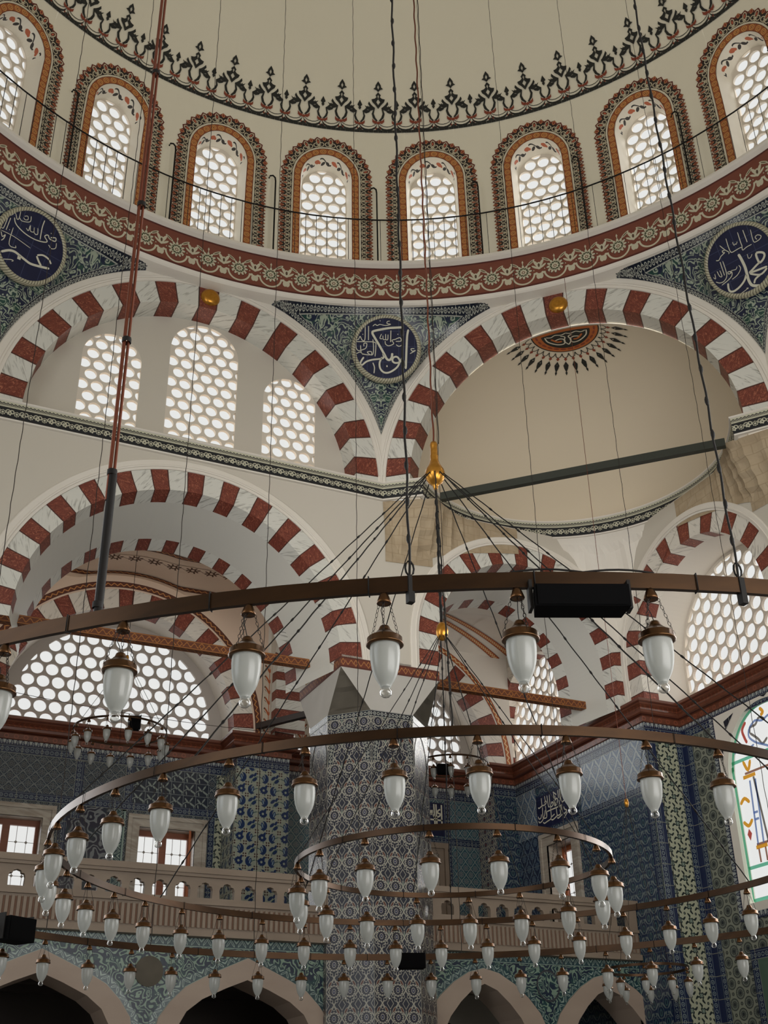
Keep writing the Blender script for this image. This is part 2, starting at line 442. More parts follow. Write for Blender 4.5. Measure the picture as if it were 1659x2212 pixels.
@material('tiles_star_cross', 0.3, coat=0.2)
def m_tcross(b):
    u, v = uvs(); p = 0.24
    x = cc(u/p); y = cc(v/p); ln = (196, 194, 178)
    d1 = ab(ab(x)+ab(y)-0.5) < 0.045
    c = mixc(noise(u*4, v*4, 1.0, 1), (44, 54, 92), (60, 70, 100))
    c = mixc(d1, c, ln)
    c = mixc(OR(flower(x, y, 0, 0, 0.28, 0.5, 4), ring(x, y, 0, 0, 0.33, 0.03)), c, ln)
    c = mixc(flower(x, y, 0, 0, 0.17, 0.5, 4), c, (40, 48, 88))
    x2 = cc(u/p+0.5); y2 = cc(v/p+0.5)
    c = mixc(ring(x2, y2, 0, 0, 0.24, 0.04), c, ln)
    return mixc(flower(x2, y2, 0, 0, 0.13, 0.4, 5), c, (112, 60, 56))
def arabesque(ground, green, cream, s=1.0):
    def fn(b):
        u, v = uvs()
        wx = noise(u*s, v*s, 1.6, 1.0, 3.0); wy = noise(u*s, v*s, 1.6, 1.0, 9.0)
        a = u*s+wx*0.5; d = v*s+wy*0.5
        n1 = noise(a, d, 2.6, 0.6, 1.7)
        f = ab(fr(n1*7.0)-0.5)
        patch = noise(u, v, 2.2*s, 1.0, 5.0)
        c = mixc(mx(mn((patch-0.5)*8.0, 1.0), 0.0), ground, green)
        c = mixc(f < 0.19, c, cream)
        d1, r1 = vor(a, d, 4.2, 0.75)
        leafr = (r1*0.16+0.14)
        c = mixc(d1 < leafr+0.05, c, ground)
        c = mixc(d1 < leafr, c, cream)
        c = mixc(AND(d1 < leafr*0.55, r1 > 0.45), c, ground)
        return c
    return fn
m_tpend = material('tiles_pendentive', 0.3, spec=0.4)(arabesque((26, 34, 58), (34, 66, 58), (150, 160, 142), 3.6))
m_tspan = material('tiles_spandrel', 0.3, spec=0.4)(arabesque((20, 38, 62), (32, 66, 70), (136, 158, 138), 3.0))
m_tarab = material('tiles_arabesque_dark', 0.22, coat=0.3)(arabesque((34, 34, 58), (30, 48, 62), (132, 138, 140), 1.8))
@material('tiles_leaf_scroll', 0.25, coat=0.2)
def m_tleaf(b):
    u, v = uvs(); p = 0.22
    x = cc(u/p); y = cc(v/p)
    c = (34, 44, 62); ln = (150, 160, 154)
    c = mixc(AND(ring(x, y, -0.1, -0.5, 0.5, 0.03), y < 0.4), c, ln)
    for cx, cy, a, b_, an in ((-0.2, 0.1, 0.07, 0.26, 0.7), (0.15, 0.22, 0.06, 0.22, -0.6), (0.25, -0.18, 0.07, 0.24, 1.1), (-0.28, -0.3, 0.05, 0.16, 0.2)):
        c = mixc(ell(x, y, cx, cy, a, b_, an), c, ln)
    return grout(c, u, v, p, 0.005, (130, 138, 140))
@material('tiles_leaf_border', 0.25, coat=0.2)
def m_tleafb(b):      # v 0..0.14
    u, v = uvs(); x = cc(u/0.16); y = (v-0.07)/0.16
    c = mixc(OR(ell(ab(x), y, 0.16, 0.0, 0.09, 0.36, 0.55), ell(ab(x), y, 0.42, 0.1, 0.06, 0.28, 0.7)), (34, 66, 74), (150, 168, 158))
    c = mixc(OR(ell(ab(x), y, 0.16, 0.0, 0.04, 0.26, 0.55)), c, (34, 60, 74))
    return mixc(OR(v < 0.01, v > 0.13), c, (150, 168, 158))
@material('tiles_inscription_ground', 0.35, spec=0.3)
def m_tins(b):
    u, v = uvs(); return grout(mixc(noise(u*2, v*2, 2.0, 3), (18, 19, 44), (24, 30, 66)), u, v, 0.27, 0.004, (54, 62, 92))
@material('medallion_rope', 0.4, coat=0.2)
def m_rope(b):
    u, v = uvs(); return mixc(ab(cc(u/0.045+v*14)) < 0.17, (176, 172, 148), (104, 100, 84))

@material('crimson_cornice', 0.35, coat=0.2)
def m_cornice(b):     # u metres, v metres up
    u, v = uvs()
    n = noise(u*2.5, v*9, 2.0, 4, dist=1.0)
    c = mixc(n, (84, 40, 26), (142, 84, 60))
    c = mixc(OR(ring(cc(u/0.16), (v-0.055)/0.16, 0, 0, 0.2, 0.05)*(v < 0.11), AND(ab(cc(u/0.09+n*0.5)) < 0.10, AND(v > 0.19, v < 0.26))), c, (152, 84, 60))
    return mixc(OR(ab(v-0.115) < 0.006, ab(v-0.30) < 0.005, ab(v-0.185) < 0.004), c, (66, 22, 14))
@material('painted_beam', 0.6)
def m_beam(b):
    u, v = uvs(); x = cc(u/0.34); y = v/0.13-0.5
    c = mixc(noise(u*4, v*4, 3.0, 2), (98, 50, 26), (118, 64, 34))
    g = (172, 112, 52)
    c = mixc(ab(ab(x)*3.0+ab(y)-0.36) < 0.08, c, g)
    c = mixc(AND(ab(y-0.22*sn(u*55)) < 0.08, ab(x) > 0.14), c, g)
    c = mixc(ab(ab(y)-0.42) < 0.045, c, g)
    return c
@material('vault_zigzag', 0.7)
def m_zig(b):
    u, v = uvs(); z = ab(cc(u/0.11))
    y = v/0.11
    c = mixc(ab(y-0.28-z*0.8) < 0.10, (92, 50, 34), (190, 130, 74))
    return mixc(OR(v < 0.012, v > 0.095), c, (80, 38, 24))
@material('vault_zigzag_orange', 0.7)
def m_zigo(b):
    u, v = uvs(); z = ab(cc(u/0.11)); y = v/0.11
    c = mixc(ab(y-0.28-z*0.8) < 0.13, (168, 92, 46), (214, 186, 142))
    return mixc(OR(v < 0.012, v > 0.095), c, (130, 62, 30))
@material('vault_flowers', 0.7)
def m_vflow(b):
    u, v = uvs(); x = cc(u/0.34); y = (v-0.11)/0.34
    c = (222, 200, 180)
    f = OR(ring(x, y, 0, 0, 0.14, 0.05), ell(ab(x), y, 0.25, 0.10, 0.10, 0.05, 0.6), ell(ab(x), y, 0.28, -0.10, 0.11, 0.05, -0.5), ell(ab(x), y, 0.12, -0.22, 0.05, 0.09, 0.4), ell(ab(x), y, 0.14, 0.22, 0.05, 0.09, -0.4), AND(ab(y-0.06*sn(u*37)) < 0.02, ab(x) > 0.2))
    return mixc(f, c, (80, 50, 30))
@material('vault_feathers', 0.7)
def m_feath(b):
    u, v = uvs(); x = cc(u/0.09); y = (v-0.05)/0.09
    return mixc(OR(ring(x, ab(y)-0.1, 0.0, 0.1, 0.28, 0.05)*(x > -0.1), ell(x, y, 0.1, 0, 0.2, 0.08)), (214, 206, 192), (120, 100, 76))
@material('flower_stem', 0.7)
def m_stem(b):
    u, v = uvs(); y = cc(v/0.20); ax = ab(u)/0.16
    c = (200, 190, 174)
    f = OR(ell(ax, y, 0.28, 0.05, 0.09, 0.36, -0.75), ell(ax, y, 0.16, -0.15, 0.07, 0.30, -0.5), ax < 0.04)
    f2 = OR(ring(ax, y, 0.5, 0.20, 0.05, 0.035), ell(ax, y, 0.42, -0.1, 0.03, 0.18, -0.8))
    return mixc(f2, mixc(f, c, (164, 84, 40)), (90, 74, 56))
@material('muqarnas_stone', 0.85, spec=0.2)
def m_muq(b):
    x, y, z = objpos(); n = noise(x*1.2+y, z*1.2+y*0.3, 2.2, 5, dist=1.0)
    u, v = uvs()
    c = mixc(n, (148, 128, 102), (190, 174, 148))
    g = OR(ab(cc(u/0.22+flr(v/0.16)*0.5)) > 0.47, ab(cc(v/0.16)) > 0.47)
    return mixc(g, c, (157, 140, 114))
@material('capital_stone', 0.8, spec=0.2)
def m_cap(b):
    x, y, z = objpos(); n = noise(x+y, z+y*0.4, 1.8, 5)
    return mixc(n, (180, 174, 164), (206, 201, 192))
@material('capital_dark_paint', 0.85, spec=0.2)
def m_capd(b):  # dark painted stone of the front capital niches and the disc
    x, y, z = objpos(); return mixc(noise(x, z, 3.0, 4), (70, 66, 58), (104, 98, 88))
@material('veined_marble', 0.4, coat=0.1)
def m_marble(b):
    x, y, z = objpos(); n = noise(x*1.5+y*0.5, z*6.0+x, 1.4, 5, dist=1.5)
    return mixc(mn(mx((n-0.38)*3.2, 0.0), 1.0), (166, 152, 136), (205, 195, 180))
@material('sandstone_marble', 0.55)
def m_sand(b):
    x, y, z = objpos(); n = noise(x*0.8+y*0.4, z*2.0, 1.7, 5, dist=0.6)
    return mixc(n, (132, 114, 98), (164, 147, 129))
@material('arcade_marble', 0.55)
def m_arcm(b):
    x, y, z = objpos(); n = noise(x*0.8+y*0.4, z*2.0, 1.4, 5)
    return mixc(n, (158, 138, 124), (188, 170, 154))
@material('flute_grooves', 0.75)
def m_groove(b): return (112, 84, 68)
@material('iron_black', 0.6, spec=0.2)
def m_iron(b): return (24, 22, 21)
@material('black_casing', 0.85, spec=0.05)
def m_casing(b): return (8, 8, 9)
@material('antique_brass', 0.30, metal=0.92)
def m_brass(b):
    x, y, z = objpos(); n = noise(x*9, y*9+z*7, 2.0, 3)
    return mixc(n, (84, 60, 40), (124, 88, 58))
@material('ring_bronze', 0.34, metal=0.85)
def m_ringm(b):
    x, y, z = objpos(); n = noise(x*2.5, y*2.5+z*7, 2.0, 3)
    return mixc(n, (46, 35, 27), (84, 60, 40))
@material('gilt', 0.3, metal=0.9)
def m_gilt(b):
    x, y, z = objpos(); return mixc(noise(x*30, y*30+z*30, 1.0, 2), (178, 122, 44), (206, 150, 66))
@material('copper_cable', 0.35, metal=0.7)
def m_copper(b): return (112, 62, 46)
@material('dark_wire', 0.7, spec=0.2)
def m_wire(b): return (40, 34, 30)
@material('wood_red', 0.5)
def m_wood(b):
    x, y, z = objpos(); return mixc(noise(x*3, z*20+y*3, 1.0, 3), (112, 62, 40), (140, 84, 56))
@material('wood_orange', 0.45)
def m_woodo(b):
    x, y, z = objpos(); return mixc(noise(x*3, z*20+y*3, 1.0, 3), (156, 84, 46), (184, 108, 64))
@material('green_beam_paint', 0.6)
def m_gbeam(b): return (40, 44, 36)
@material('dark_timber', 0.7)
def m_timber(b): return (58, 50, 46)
@material('carpet', 0.95, spec=0.1)
def m_carpet(b): return (112, 110, 108)
@material('lead_green', 0.5)
def m_lgreen(b): return (92, 158, 130)
@material('lead_blue', 0.5)
def m_lblue(b): return (108, 126, 160)
@material('lead_gold', 0.5)
def m_lgold(b): return (186, 128, 50)
@material('lead_brown', 0.5)
def m_lbrown(b): return (118, 88, 78)
@material('lead_grey', 0.5)
def m_lgrey(b): return (150, 146, 142)
@material('lead_red', 0.5)
def m_lred(b): return (136, 70, 62)

@material('lattice_backlit_shade', 0.8, spec=0.2)
def m_latshade(b): return (172, 165, 158)  # gallery lattice plaster with its backlit shade put into the colour
def glass_lead(name, col):
    def get():
        if name in MATS: return MATS[name]
        mt = bpy.data.materials.new(name); mt.use_nodes = True; nt = mt.node_tree; nt.nodes.clear()
        out = nt.nodes.new('ShaderNodeOutputMaterial'); mix = nt.nodes.new('ShaderNodeMixShader')
        d = nt.nodes.new('ShaderNodeBsdfDiffuse'); d.inputs[0].default_value = lin(col)
        t = nt.nodes.new('ShaderNodeBsdfTransparent'); t.inputs[0].default_value = lin(col)
        mix.inputs[0].default_value = 0.55
        nt.links.new(d.outputs[0], mix.inputs[1]); nt.links.new(t.outputs[0], mix.inputs[2]); nt.links.new(mix.outputs[0], out.inputs[0])
        MATS[name] = mt; return mt
    return get
m_lgreen = glass_lead('glass_green', (120, 200, 170)); m_lblue = glass_lead('glass_blue', (140, 160, 205)); m_lgold = glass_lead('glass_gold', (232, 168, 60))
m_lbrown = glass_lead('glass_brown', (160, 120, 104)); m_lred = glass_lead('glass_red', (190, 90, 80))
def mat_glasspane():
    if 'window_glass' in MATS: return MATS['window_glass']
    mt = bpy.data.materials.new('window_glass'); mt.use_nodes = True; nt = mt.node_tree; nt.nodes.clear()
    out = nt.nodes.new('ShaderNodeOutputMaterial'); mix = nt.nodes.new('ShaderNodeMixShader')
    t = nt.nodes.new('ShaderNodeBsdfTransparent'); g = nt.nodes.new('ShaderNodeBsdfGlossy'); g.inputs['Roughness'].default_value = 0.1
    t.inputs[0].default_value = (1, 1, 1, 1)
    mix.inputs[0].default_value = 0.04
    nt.links.new(t.outputs[0], mix.inputs[1]); nt.links.new(g.outputs[0], mix.inputs[2]); nt.links.new(mix.outputs[0], out.inputs[0])
    MATS['window_glass'] = mt; return mt
def mat_frosted():
    if 'frosted_glass' in MATS: return MATS['frosted_glass']
    mt = bpy.data.materials.new('frosted_glass'); mt.use_nodes = True; nt = mt.node_tree; nt.nodes.clear()
    out = nt.nodes.new('ShaderNodeOutputMaterial'); mix = nt.nodes.new('ShaderNodeMixShader'); m2 = nt.nodes.new('ShaderNodeMixShader')
    d = nt.nodes.new('ShaderNodeBsdfDiffuse'); d.inputs[0].default_value = (0.46, 0.47, 0.45, 1)
    t = nt.nodes.new('ShaderNodeBsdfTranslucent'); t.inputs[0].default_value = (0.60, 0.62, 0.60, 1)
    g = nt.nodes.new('ShaderNodeBsdfGlossy'); g.inputs['Roughness'].default_value = 0.25
    mix.inputs[0].default_value = 0.5; m2.inputs[0].default_value = 0.05
    nt.links.new(d.outputs[0], mix.inputs[1]); nt.links.new(t.outputs[0], mix.inputs[2])
    nt.links.new(mix.outputs[0], m2.inputs[1]); nt.links.new(g.outputs[0], m2.inputs[2]); nt.links.new(m2.outputs[0], out.inputs[0])
    MATS['frosted_glass'] = mt; return mt
def mat_clear():
    if 'clear_glass' in MATS: return MATS['clear_glass']
    mt = bpy.data.materials.new('clear_glass'); mt.use_nodes = True; nt = mt.node_tree; nt.nodes.clear()
    out = nt.nodes.new('ShaderNodeOutputMaterial'); mix = nt.nodes.new('ShaderNodeMixShader')
    t = nt.nodes.new('ShaderNodeBsdfTransparent'); t.inputs[0].default_value = (0.78, 0.78, 0.76, 1)
    g = nt.nodes.new('ShaderNodeBsdfGlossy'); g.inputs['Roughness'].default_value = 0.05
    lw = nt.nodes.new('ShaderNodeLayerWeight'); lw.inputs[0].default_value = 0.45
    nt.links.new(lw.outputs[1], mix.inputs[0])
    nt.links.new(t.outputs[0], mix.inputs[1]); nt.links.new(g.outputs[0], mix.inputs[2]); nt.links.new(mix.outputs[0], out.inputs[0])
    MATS['clear_glass'] = mt; return mt
@material('green_inscription_tile', 0.3, spec=0.4)
def m_green(b):
    u, v = uvs(); return mixc(noise(u, v, 2.0, 3), (62, 84, 72), (84, 106, 90))
CALLI = {'c':[([(0.326,0.336),(0.199,0.328),(0.08,0.317),(-0.146,0.268),(-0.181,0.232),(-0.146,0.158),(-0.055,0.002),(0.026,-0.145),(0.066,-0.219),(0.112,-0.236),(0.148,-0.19),(0.157,-0.116)],0.038),([(0.0,-0.118),(0.009,-0.196),(-0.055,-0.219),(-0.182,-0.235),(-0.282,-0.268),(-0.354,-0.326),(-0.382,-0.32),(-0.376,-0.269),(-0.327,-0.19)],0.029),([(0.334,-0.086),(0.325,-0.188),(0.289,-0.267),(0.207,-0.286),(0.161,-0.25),(0.176,-0.195),(0.234,-0.179),(0.281,-0.234),(0.27,-0.309),(0.216,-0.383),(0.107,-0.451),(0.017,-0.452),(-0.047,-0.386),(-0.058,-0.284),(-0.015,-0.187)],0.031),([(0.433,0.3),(0.412,0.184),(0.402,-0.002),(0.395,-0.187),(0.387,-0.39)],0.035),([(0.057,-0.344),(0.078,-0.343)],0.031),([(0.117,0.442),(0.076,0.435),(0.069,0.401),(0.13,0.387),(0.053,0.365),(-0.001,0.372),(-0.056,0.383),(-0.101,0.363),(-0.135,0.383),(-0.174,0.351)],0.013),([(-0.056,0.445),(-0.042,0.445)],0.015),([(-0.304,0.361),(-0.309,0.119),(-0.355,0.105),(-0.391,0.17),(-0.418,0.118),(-0.447,0.107),(-0.455,0.079),(-0.3,0.078),(-0.139,0.068),(-0.123,-0.009),(-0.136,-0.179)],0.014),([(-0.246,0.352),(-0.247,0.106)],0.014),([(-0.173,0.121),(-0.162,-0.008),(-0.169,-0.129),(-0.209,-0.152),(-0.268,-0.103),(-0.2,-0.094),(-0.205,-0.148),(-0.327,-0.14),(-0.372,-0.104),(-0.382,0.016)],0.014),([(-0.463,0.08),(-0.458,-0.03),(-0.417,-0.078),(-0.345,-0.061),(-0.291,-0.03),(-0.277,0.045),(-0.325,0.046),(-0.325,-0.003)],0.014),([(-0.453,-0.132),(-0.39,-0.104),(-0.34,-0.149)],0.014),([(0.135,0.278),(0.13,0.078)],0.015),([(0.044,0.216),(0.048,0.123),(0.08,0.122),(0.085,0.208)],0.013),([(-0.001,0.188),(0.004,0.123),(0.046,0.119)],0.013),([(-0.026,0.215),(-0.054,0.141),(-0.012,0.132)],0.013),([(0.035,0.095),(0.044,0.04),(0.099,0.011),(0.181,0.049),(0.153,0.105),(0.208,0.125),(0.289,0.155),(0.307,0.098),(0.216,0.089)],0.014),([(0.332,0.099),(0.326,0.035),(0.271,0.004),(0.224,0.032)],0.014),([(0.246,0.214),(0.26,0.214)],0.015),([(-0.351,0.206),(-0.339,0.207)],0.015),([(-0.38,0.262),(-0.368,0.263)],0.015),([(0.535,-0.033),(0.478,-0.038),(0.498,-0.077),(0.554,-0.065),(0.459,-0.123)],0.014),([(-0.173,-0.286),(-0.146,-0.369),(-0.154,-0.47)],0.018)],'r':[([(0.263,-0.047),(0.31,-0.061),(0.364,-0.097),(0.368,-0.145),(0.319,-0.196),(0.262,-0.211),(0.249,-0.144),(0.252,-0.077),(0.269,-0.051)],0.033),([(0.263,-0.208),(0.204,-0.227),(0.124,-0.261),(0.069,-0.286),(0.176,-0.303),(0.347,-0.32)],0.031),([(0.338,-0.343),(0.21,-0.389),(0.063,-0.301)],0.029),([(0.005,0.067),(0.021,-0.031),(0.031,-0.167),(0.02,-0.299),(0.013,-0.396),(0.039,-0.488),(0.151,-0.549)],0.043),([(0.009,-0.286),(-0.048,-0.357),(-0.145,-0.414),(-0.253,-0.438),(-0.313,-0.413),(-0.322,-0.355),(-0.301,-0.28)],0.031),([(0.21,-0.389),(0.117,-0.418),(0.074,-0.471)],0.029),([(0.111,0.392),(0.102,0.227),(0.1,0.15),(0.064,0.147),(0.027,0.147),(-0.02,0.144),(-0.075,0.143),(-0.095,0.17),(-0.098,0.265),(-0.089,0.392)],0.013),([(-0.218,0.336),(-0.169,0.24),(-0.119,0.167),(-0.135,0.145)],0.012),([(0.198,0.383),(0.196,0.176)],0.013),([(0.308,0.332),(0.289,0.142),(0.331,0.115),(0.395,0.127),(0.423,0.161),(0.379,0.201),(0.335,0.186),(0.348,0.14)],0.012),([(0.1,0.15),(0.09,0.094),(0.164,0.109),(0.247,0.11)],0.012),([(-0.174,0.227),(-0.209,0.238),(-0.206,0.205),(-0.184,0.194),(-0.257,0.17),(-0.31,0.128),(-0.353,0.143)],0.013),([(-0.013,0.289),(-0.01,0.231),(0.016,0.242),(0.028,0.227),(0.056,0.258)],0.01),([(-0.302,0.092),(-0.31,-0.136)],0.013),([(-0.258,0.085),(-0.273,-0.141),(-0.339,-0.215),(-0.417,-0.214),(-0.471,-0.171)],0.013),([(-0.398,-0.021),(-0.386,-0.114),(-0.352,-0.13),(-0.353,-0.029)],0.012),([(-0.485,-0.085),(-0.459,-0.121),(-0.446,-0.043)],0.011),([(-0.049,-0.095),(-0.041,-0.16),(-0.12,-0.227),(-0.222,-0.253)],0.012),([(-0.08,-0.101),(-0.109,-0.133),(-0.153,-0.127),(-0.186,-0.117)],0.011),([(-0.223,-0.112),(-0.199,-0.148),(-0.243,-0.148),(-0.24,-0.112),(-0.187,-0.138),(-0.207,-0.197),(-0.285,-0.235),(-0.402,-0.26)],0.013),([(-0.043,-0.489),(-0.059,-0.489),(-0.048,-0.503),(-0.035,-0.493),(-0.081,-0.507),(-0.203,-0.53)],0.011),([(0.132,0.003),(0.128,-0.066),(0.165,-0.069),(0.201,-0.034)],0.01)],'l':[([(-0.401,-0.339),(-0.303,-0.263),(-0.214,-0.236),(-0.122,-0.249),(-0.029,-0.266),(0.078,-0.279),(0.214,-0.249),(0.382,-0.2)],0.035),([(-0.12,-0.253),(-0.112,-0.312)],0.054),([(0.13,-0.107),(0.215,-0.06),(0.316,-0.069),(0.382,-0.12)],0.027),([(0.128,-0.122),(0.189,-0.183),(0.246,-0.226)],0.031),([(-0.395,0.239),(-0.357,0.175),(-0.275,0.13),(-0.139,0.098),(0.007,0.097),(0.142,0.129),(0.201,0.171),(0.137,0.222),(0.179,0.267),(0.225,0.227),(0.318,0.238),(0.308,0.29),(0.23,0.253)],0.016),([(0.051,0.448),(0.054,0.32),(0.088,0.136)],0.016),([(-0.481,0.295),(-0.455,0.245),(-0.409,0.309),(-0.353,0.24),(-0.327,0.265),(-0.341,0.377)],0.012),([(-0.174,0.188),(-0.13,0.169),(-0.128,0.257),(-0.098,0.18),(-0.045,0.197),(-0.063,0.259),(-0.031,0.182),(0.022,0.192),(-0.006,0.284)],0.012),([(-0.489,0.22),(-0.493,0.01),(-0.534,0.009)],0.012),([(-0.446,0.202),(-0.447,0.001)],0.012),([(-0.359,0.089),(-0.331,-0.172),(-0.222,-0.176),(-0.231,-0.144)],0.012),([(-0.515,-0.043),(-0.306,-0.03),(-0.005,-0.062)],0.01),([(-0.508,-0.061),(-0.464,-0.12),(-0.432,-0.073),(-0.435,-0.14),(-0.461,-0.183)],0.014),([(-0.317,0.277),(-0.271,0.252),(-0.154,0.306),(-0.166,0.394)],0.011),([(-0.262,0.338),(-0.214,0.366),(-0.195,0.319),(-0.237,0.295),(-0.266,0.314)],0.01),([(-0.361,-0.443),(-0.224,-0.375),(-0.182,-0.372),(-0.203,-0.392)],0.011),([(0.211,0.315),(0.22,0.32)],0.016),([(-0.404,0.027),(-0.396,0.032)],0.015),([(0.238,0.134),(0.302,0.103),(0.361,0.145),(0.346,0.224)],0.012)]}
INS_R = [[(10.418,5.64),(10.412,5.496)],[(10.535,5.501),(10.52,5.477),(10.412,5.496),(10.308,5.496),(10.254,5.533),(10.298,5.554),(10.323,5.52)],[(10.307,5.648),(10.289,5.552)],[(10.227,5.643),(10.203,5.445),(10.168,5.427)],[(10.148,5.639),(10.14,5.43),(10.057,5.424),(10.049,5.473),(10.094,5.484),(10.091,5.448)],[(10.006,5.623),(10.004,5.411),(9.929,5.423),(9.891,5.483),(9.931,5.518),(9.963,5.491)],[(9.968,5.573),(9.976,5.414)],[(9.864,5.647),(9.86,5.505)],[(9.808,5.652),(9.811,5.473)],[(10.02,5.651),(9.921,5.581)],[(9.849,5.463),(9.844,5.382)],[(10.272,5.361),(9.985,5.357),(9.766,5.363)],[(10.406,5.47),(10.413,5.305),(10.381,5.267),(10.288,5.265),(10.273,5.357)],[(10.57,5.337),(10.539,5.289),(10.481,5.295),(10.453,5.354)],[(10.564,5.254),(10.531,5.221),(10.443,5.236),(10.355,5.316),(10.323,5.399)],[(10.419,5.205),(10.377,5.176),(10.281,5.188),(10.206,5.195)],[(10.302,5.469),(10.288,5.265)],[(10.141,5.42),(10.144,5.231),(10.206,5.195)],[(10.15,5.193),(10.098,5.175),(9.983,5.203),(9.944,5.218)],[(9.957,5.36),(9.944,5.218),(9.835,5.217)],[(9.848,5.358),(9.835,5.217)],[(10.144,5.231),(10.029,5.258)],[(9.95,5.185),(9.917,5.162),(9.775,5.202)],[(9.802,5.362),(9.794,5.246)],[(9.719,5.317),(9.701,5.268),(9.635,5.232),(9.713,5.197),(9.738,5.208)],[(9.623,5.2),(9.734,5.124)],[(9.766,5.522),(9.795,5.459),(9.749,5.408),(9.692,5.424)]]
INS_B = [[(6.171,5.77),(6.183,5.387)],[(6.217,5.77),(6.222,5.391)],[(6.332,5.768),(6.329,5.4)],[(6.303,5.683),(6.253,5.648),(6.251,5.609),(6.304,5.592),(6.278,5.551),(6.209,5.523),(6.17,5.532),(6.148,5.578)],[(6.09,5.478),(6.343,5.475)],[(6.132,5.658),(6.125,5.606),(6.099,5.569),(6.102,5.655)]]

# ------------------------------------------------------------------ mesh helpers
class MB:
    def __init__(s): s.v = []; s.f = []; s.uv = []; s.sm = []
    def add(s, pts, uvl=None, smooth=False):
        n = len(s.v); s.v += [tuple(p) for p in pts]; s.f.append(tuple(range(n, n+len(pts))))
        s.uv.append(list(uvl) if uvl else [(p[0]+p[1], p[2]) for p in pts]); s.sm.append(smooth)
    def grid(s, P, UV=None, smooth=True):       # P[i][j] points
        nu, nv = len(P), len(P[0]); base = len(s.v)
        for i in range(nu):
            for j in range(nv): s.v.append(tuple(P[i][j]))
        for i in range(nu-1):
            for j in range(nv-1):
                ids = [(i, j), (i+1, j), (i+1, j+1), (i, j+1)]
                s.f.append(tuple(base+a*nv+b for a, b in ids))
                s.uv.append([UV[a][b] for a, b in ids] if UV else [(a, b) for a, b in ids]); s.sm.append(smooth)
    def box(s, x0, x1, y0, y1, z0, z1):
        p = [(x, y, z) for x in (x0, x1) for y in (y0, y1) for z in (z0, z1)]
        for q in ((0, 1, 3, 2), (4, 6, 7, 5), (0, 4, 5, 1), (2, 3, 7, 6), (0, 2, 6, 4), (1, 5, 7, 3)):
            pts = [p[i] for i in q]
            if q in ((0, 4, 5, 1), (2, 3, 7, 6)): uv = [(a[0], a[2]) for a in pts]
            elif q in ((0, 1, 3, 2), (4, 6, 7, 5)): uv = [(a[1], a[2]) for a in pts]
            else: uv = [(a[0], a[1]) for a in pts]
            s.add(pts, uv)
    def tube(s, path, r, n=6, closed=False, rf=None):
        P = [Vector(p) for p in path]; rows = []
        for i, p in enumerate(P):
            if closed: t = P[(i+1) % len(P)]-P[i-1]
            else: t = P[min(i+1, len(P)-1)]-P[max(i-1, 0)]
            t.normalize(); a = Vector((0, 0, 1)) if abs(t.z) < 0.9 else Vector((1, 0, 0))
            e = t.cross(a).normalized(); g = t.cross(e)
            rr = rf(i/(len(P)-1)) if rf else r
            rows.append([p+(e*cos(2*pi*k/n)+g*sin(2*pi*k/n))*rr for k in range(n+1)])
        if closed: rows.append(rows[0])
        s.grid(rows, [[(i*0.1, k/n) for k in range(n+1)] for i in range(len(rows))])
    def lathe(s, prof, n=20, c=(0, 0, 0)):
        s.grid([[(c[0]+r*cos(2*pi*k/n), c[1]+r*sin(2*pi*k/n), c[2]+z) for k in range(n+1)] for r, z in prof])
def link(name, mesh, parent=None):
    o = bpy.data.objects.new(name, mesh); COL.objects.link(o)
    if parent: o.parent = parent
    return o
def build(mb, name, mat, parent=None, label=None):
    me = bpy.data.meshes.new(name); me.from_pydata(mb.v, [], mb.f)
    uvl = me.uv_layers.new(name='UVMap'); k = 0
    flat = []
    for u in mb.uv:
        for a in u: flat += [a[0], a[1]]
    uvl.data.foreach_set('uv', flat)
    me.polygons.foreach_set('use_smooth', mb.sm)
    me.materials.append(mat() if callable(mat) else mat)
    me.update()
    o = link(name, me, parent)
    if label: o['label'] = label
    return o
def empty(name, loc=(0, 0, 0), parent=None):
    o = bpy.data.objects.new(name, None); COL.objects.link(o); o.location = loc; o.empty_display_size = 0.2
    if parent: o.parent = parent
    return o
def thing(o, label, cat, group=None):
    o['label'] = label; o['category'] = cat
    if group: o['group'] = group
    return o
def struct(name, label, cat='wall', loc=(0, 0, 0)):
    o = empty(name, loc); o['kind'] = 'structure'; o['label'] = label; o['category'] = cat; return o

# frames: (a along to the right, b up, d deeper behind the face) -> world
def VF(V): return lambda a, b, d=0.0: (a, V+d, b)
def UF(U): return lambda a, b, d=0.0: (U+d, a, b)
def NVF(V): return lambda a, b, d=0.0: (a, V-d, b)
S2 = sqrt(0.5)
def DF(c): return lambda a, b, d=0.0: (S2*(c+d)+S2*a, S2*(c+d)-S2*a, b)
def plate(mb, outer, holes, F, d0=0.0, d1=None, uvo=(0, 0)):
    loops = [outer]+list(holes)
    tess = tessellate_polygon([[Vector((p[0], p[1], 0)) for p in l] for l in loops])
    allp = [p for l in loops for p in l]
    for t in tess:
        ps = [allp[i] for i in t]
        mb.add([F(p[0], p[1], d0) for p in ps], [(p[0]-uvo[0], p[1]-uvo[1]) for p in ps])
    if d1 is not None:
        for t in tess:
            ps = [allp[i] for i in t]
            mb.add([F(p[0], p[1], d1) for p in ps], [(p[0]-uvo[0], p[1]-uvo[1]) for p in ps])
        for l in loops:
            for i in range(len(l)):
                p, q = l[i], l[(i+1) % len(l)]
                mb.add([F(p[0], p[1], d0), F(q[0], q[1], d0), F(q[0], q[1], d1), F(p[0], p[1], d1)], [(p[0]-uvo[0], p[1]-uvo[1])]*4)
def rect(a0, a1, b0, b1): return [(a0, b0), (a1, b0), (a1, b1), (a0, b1)]
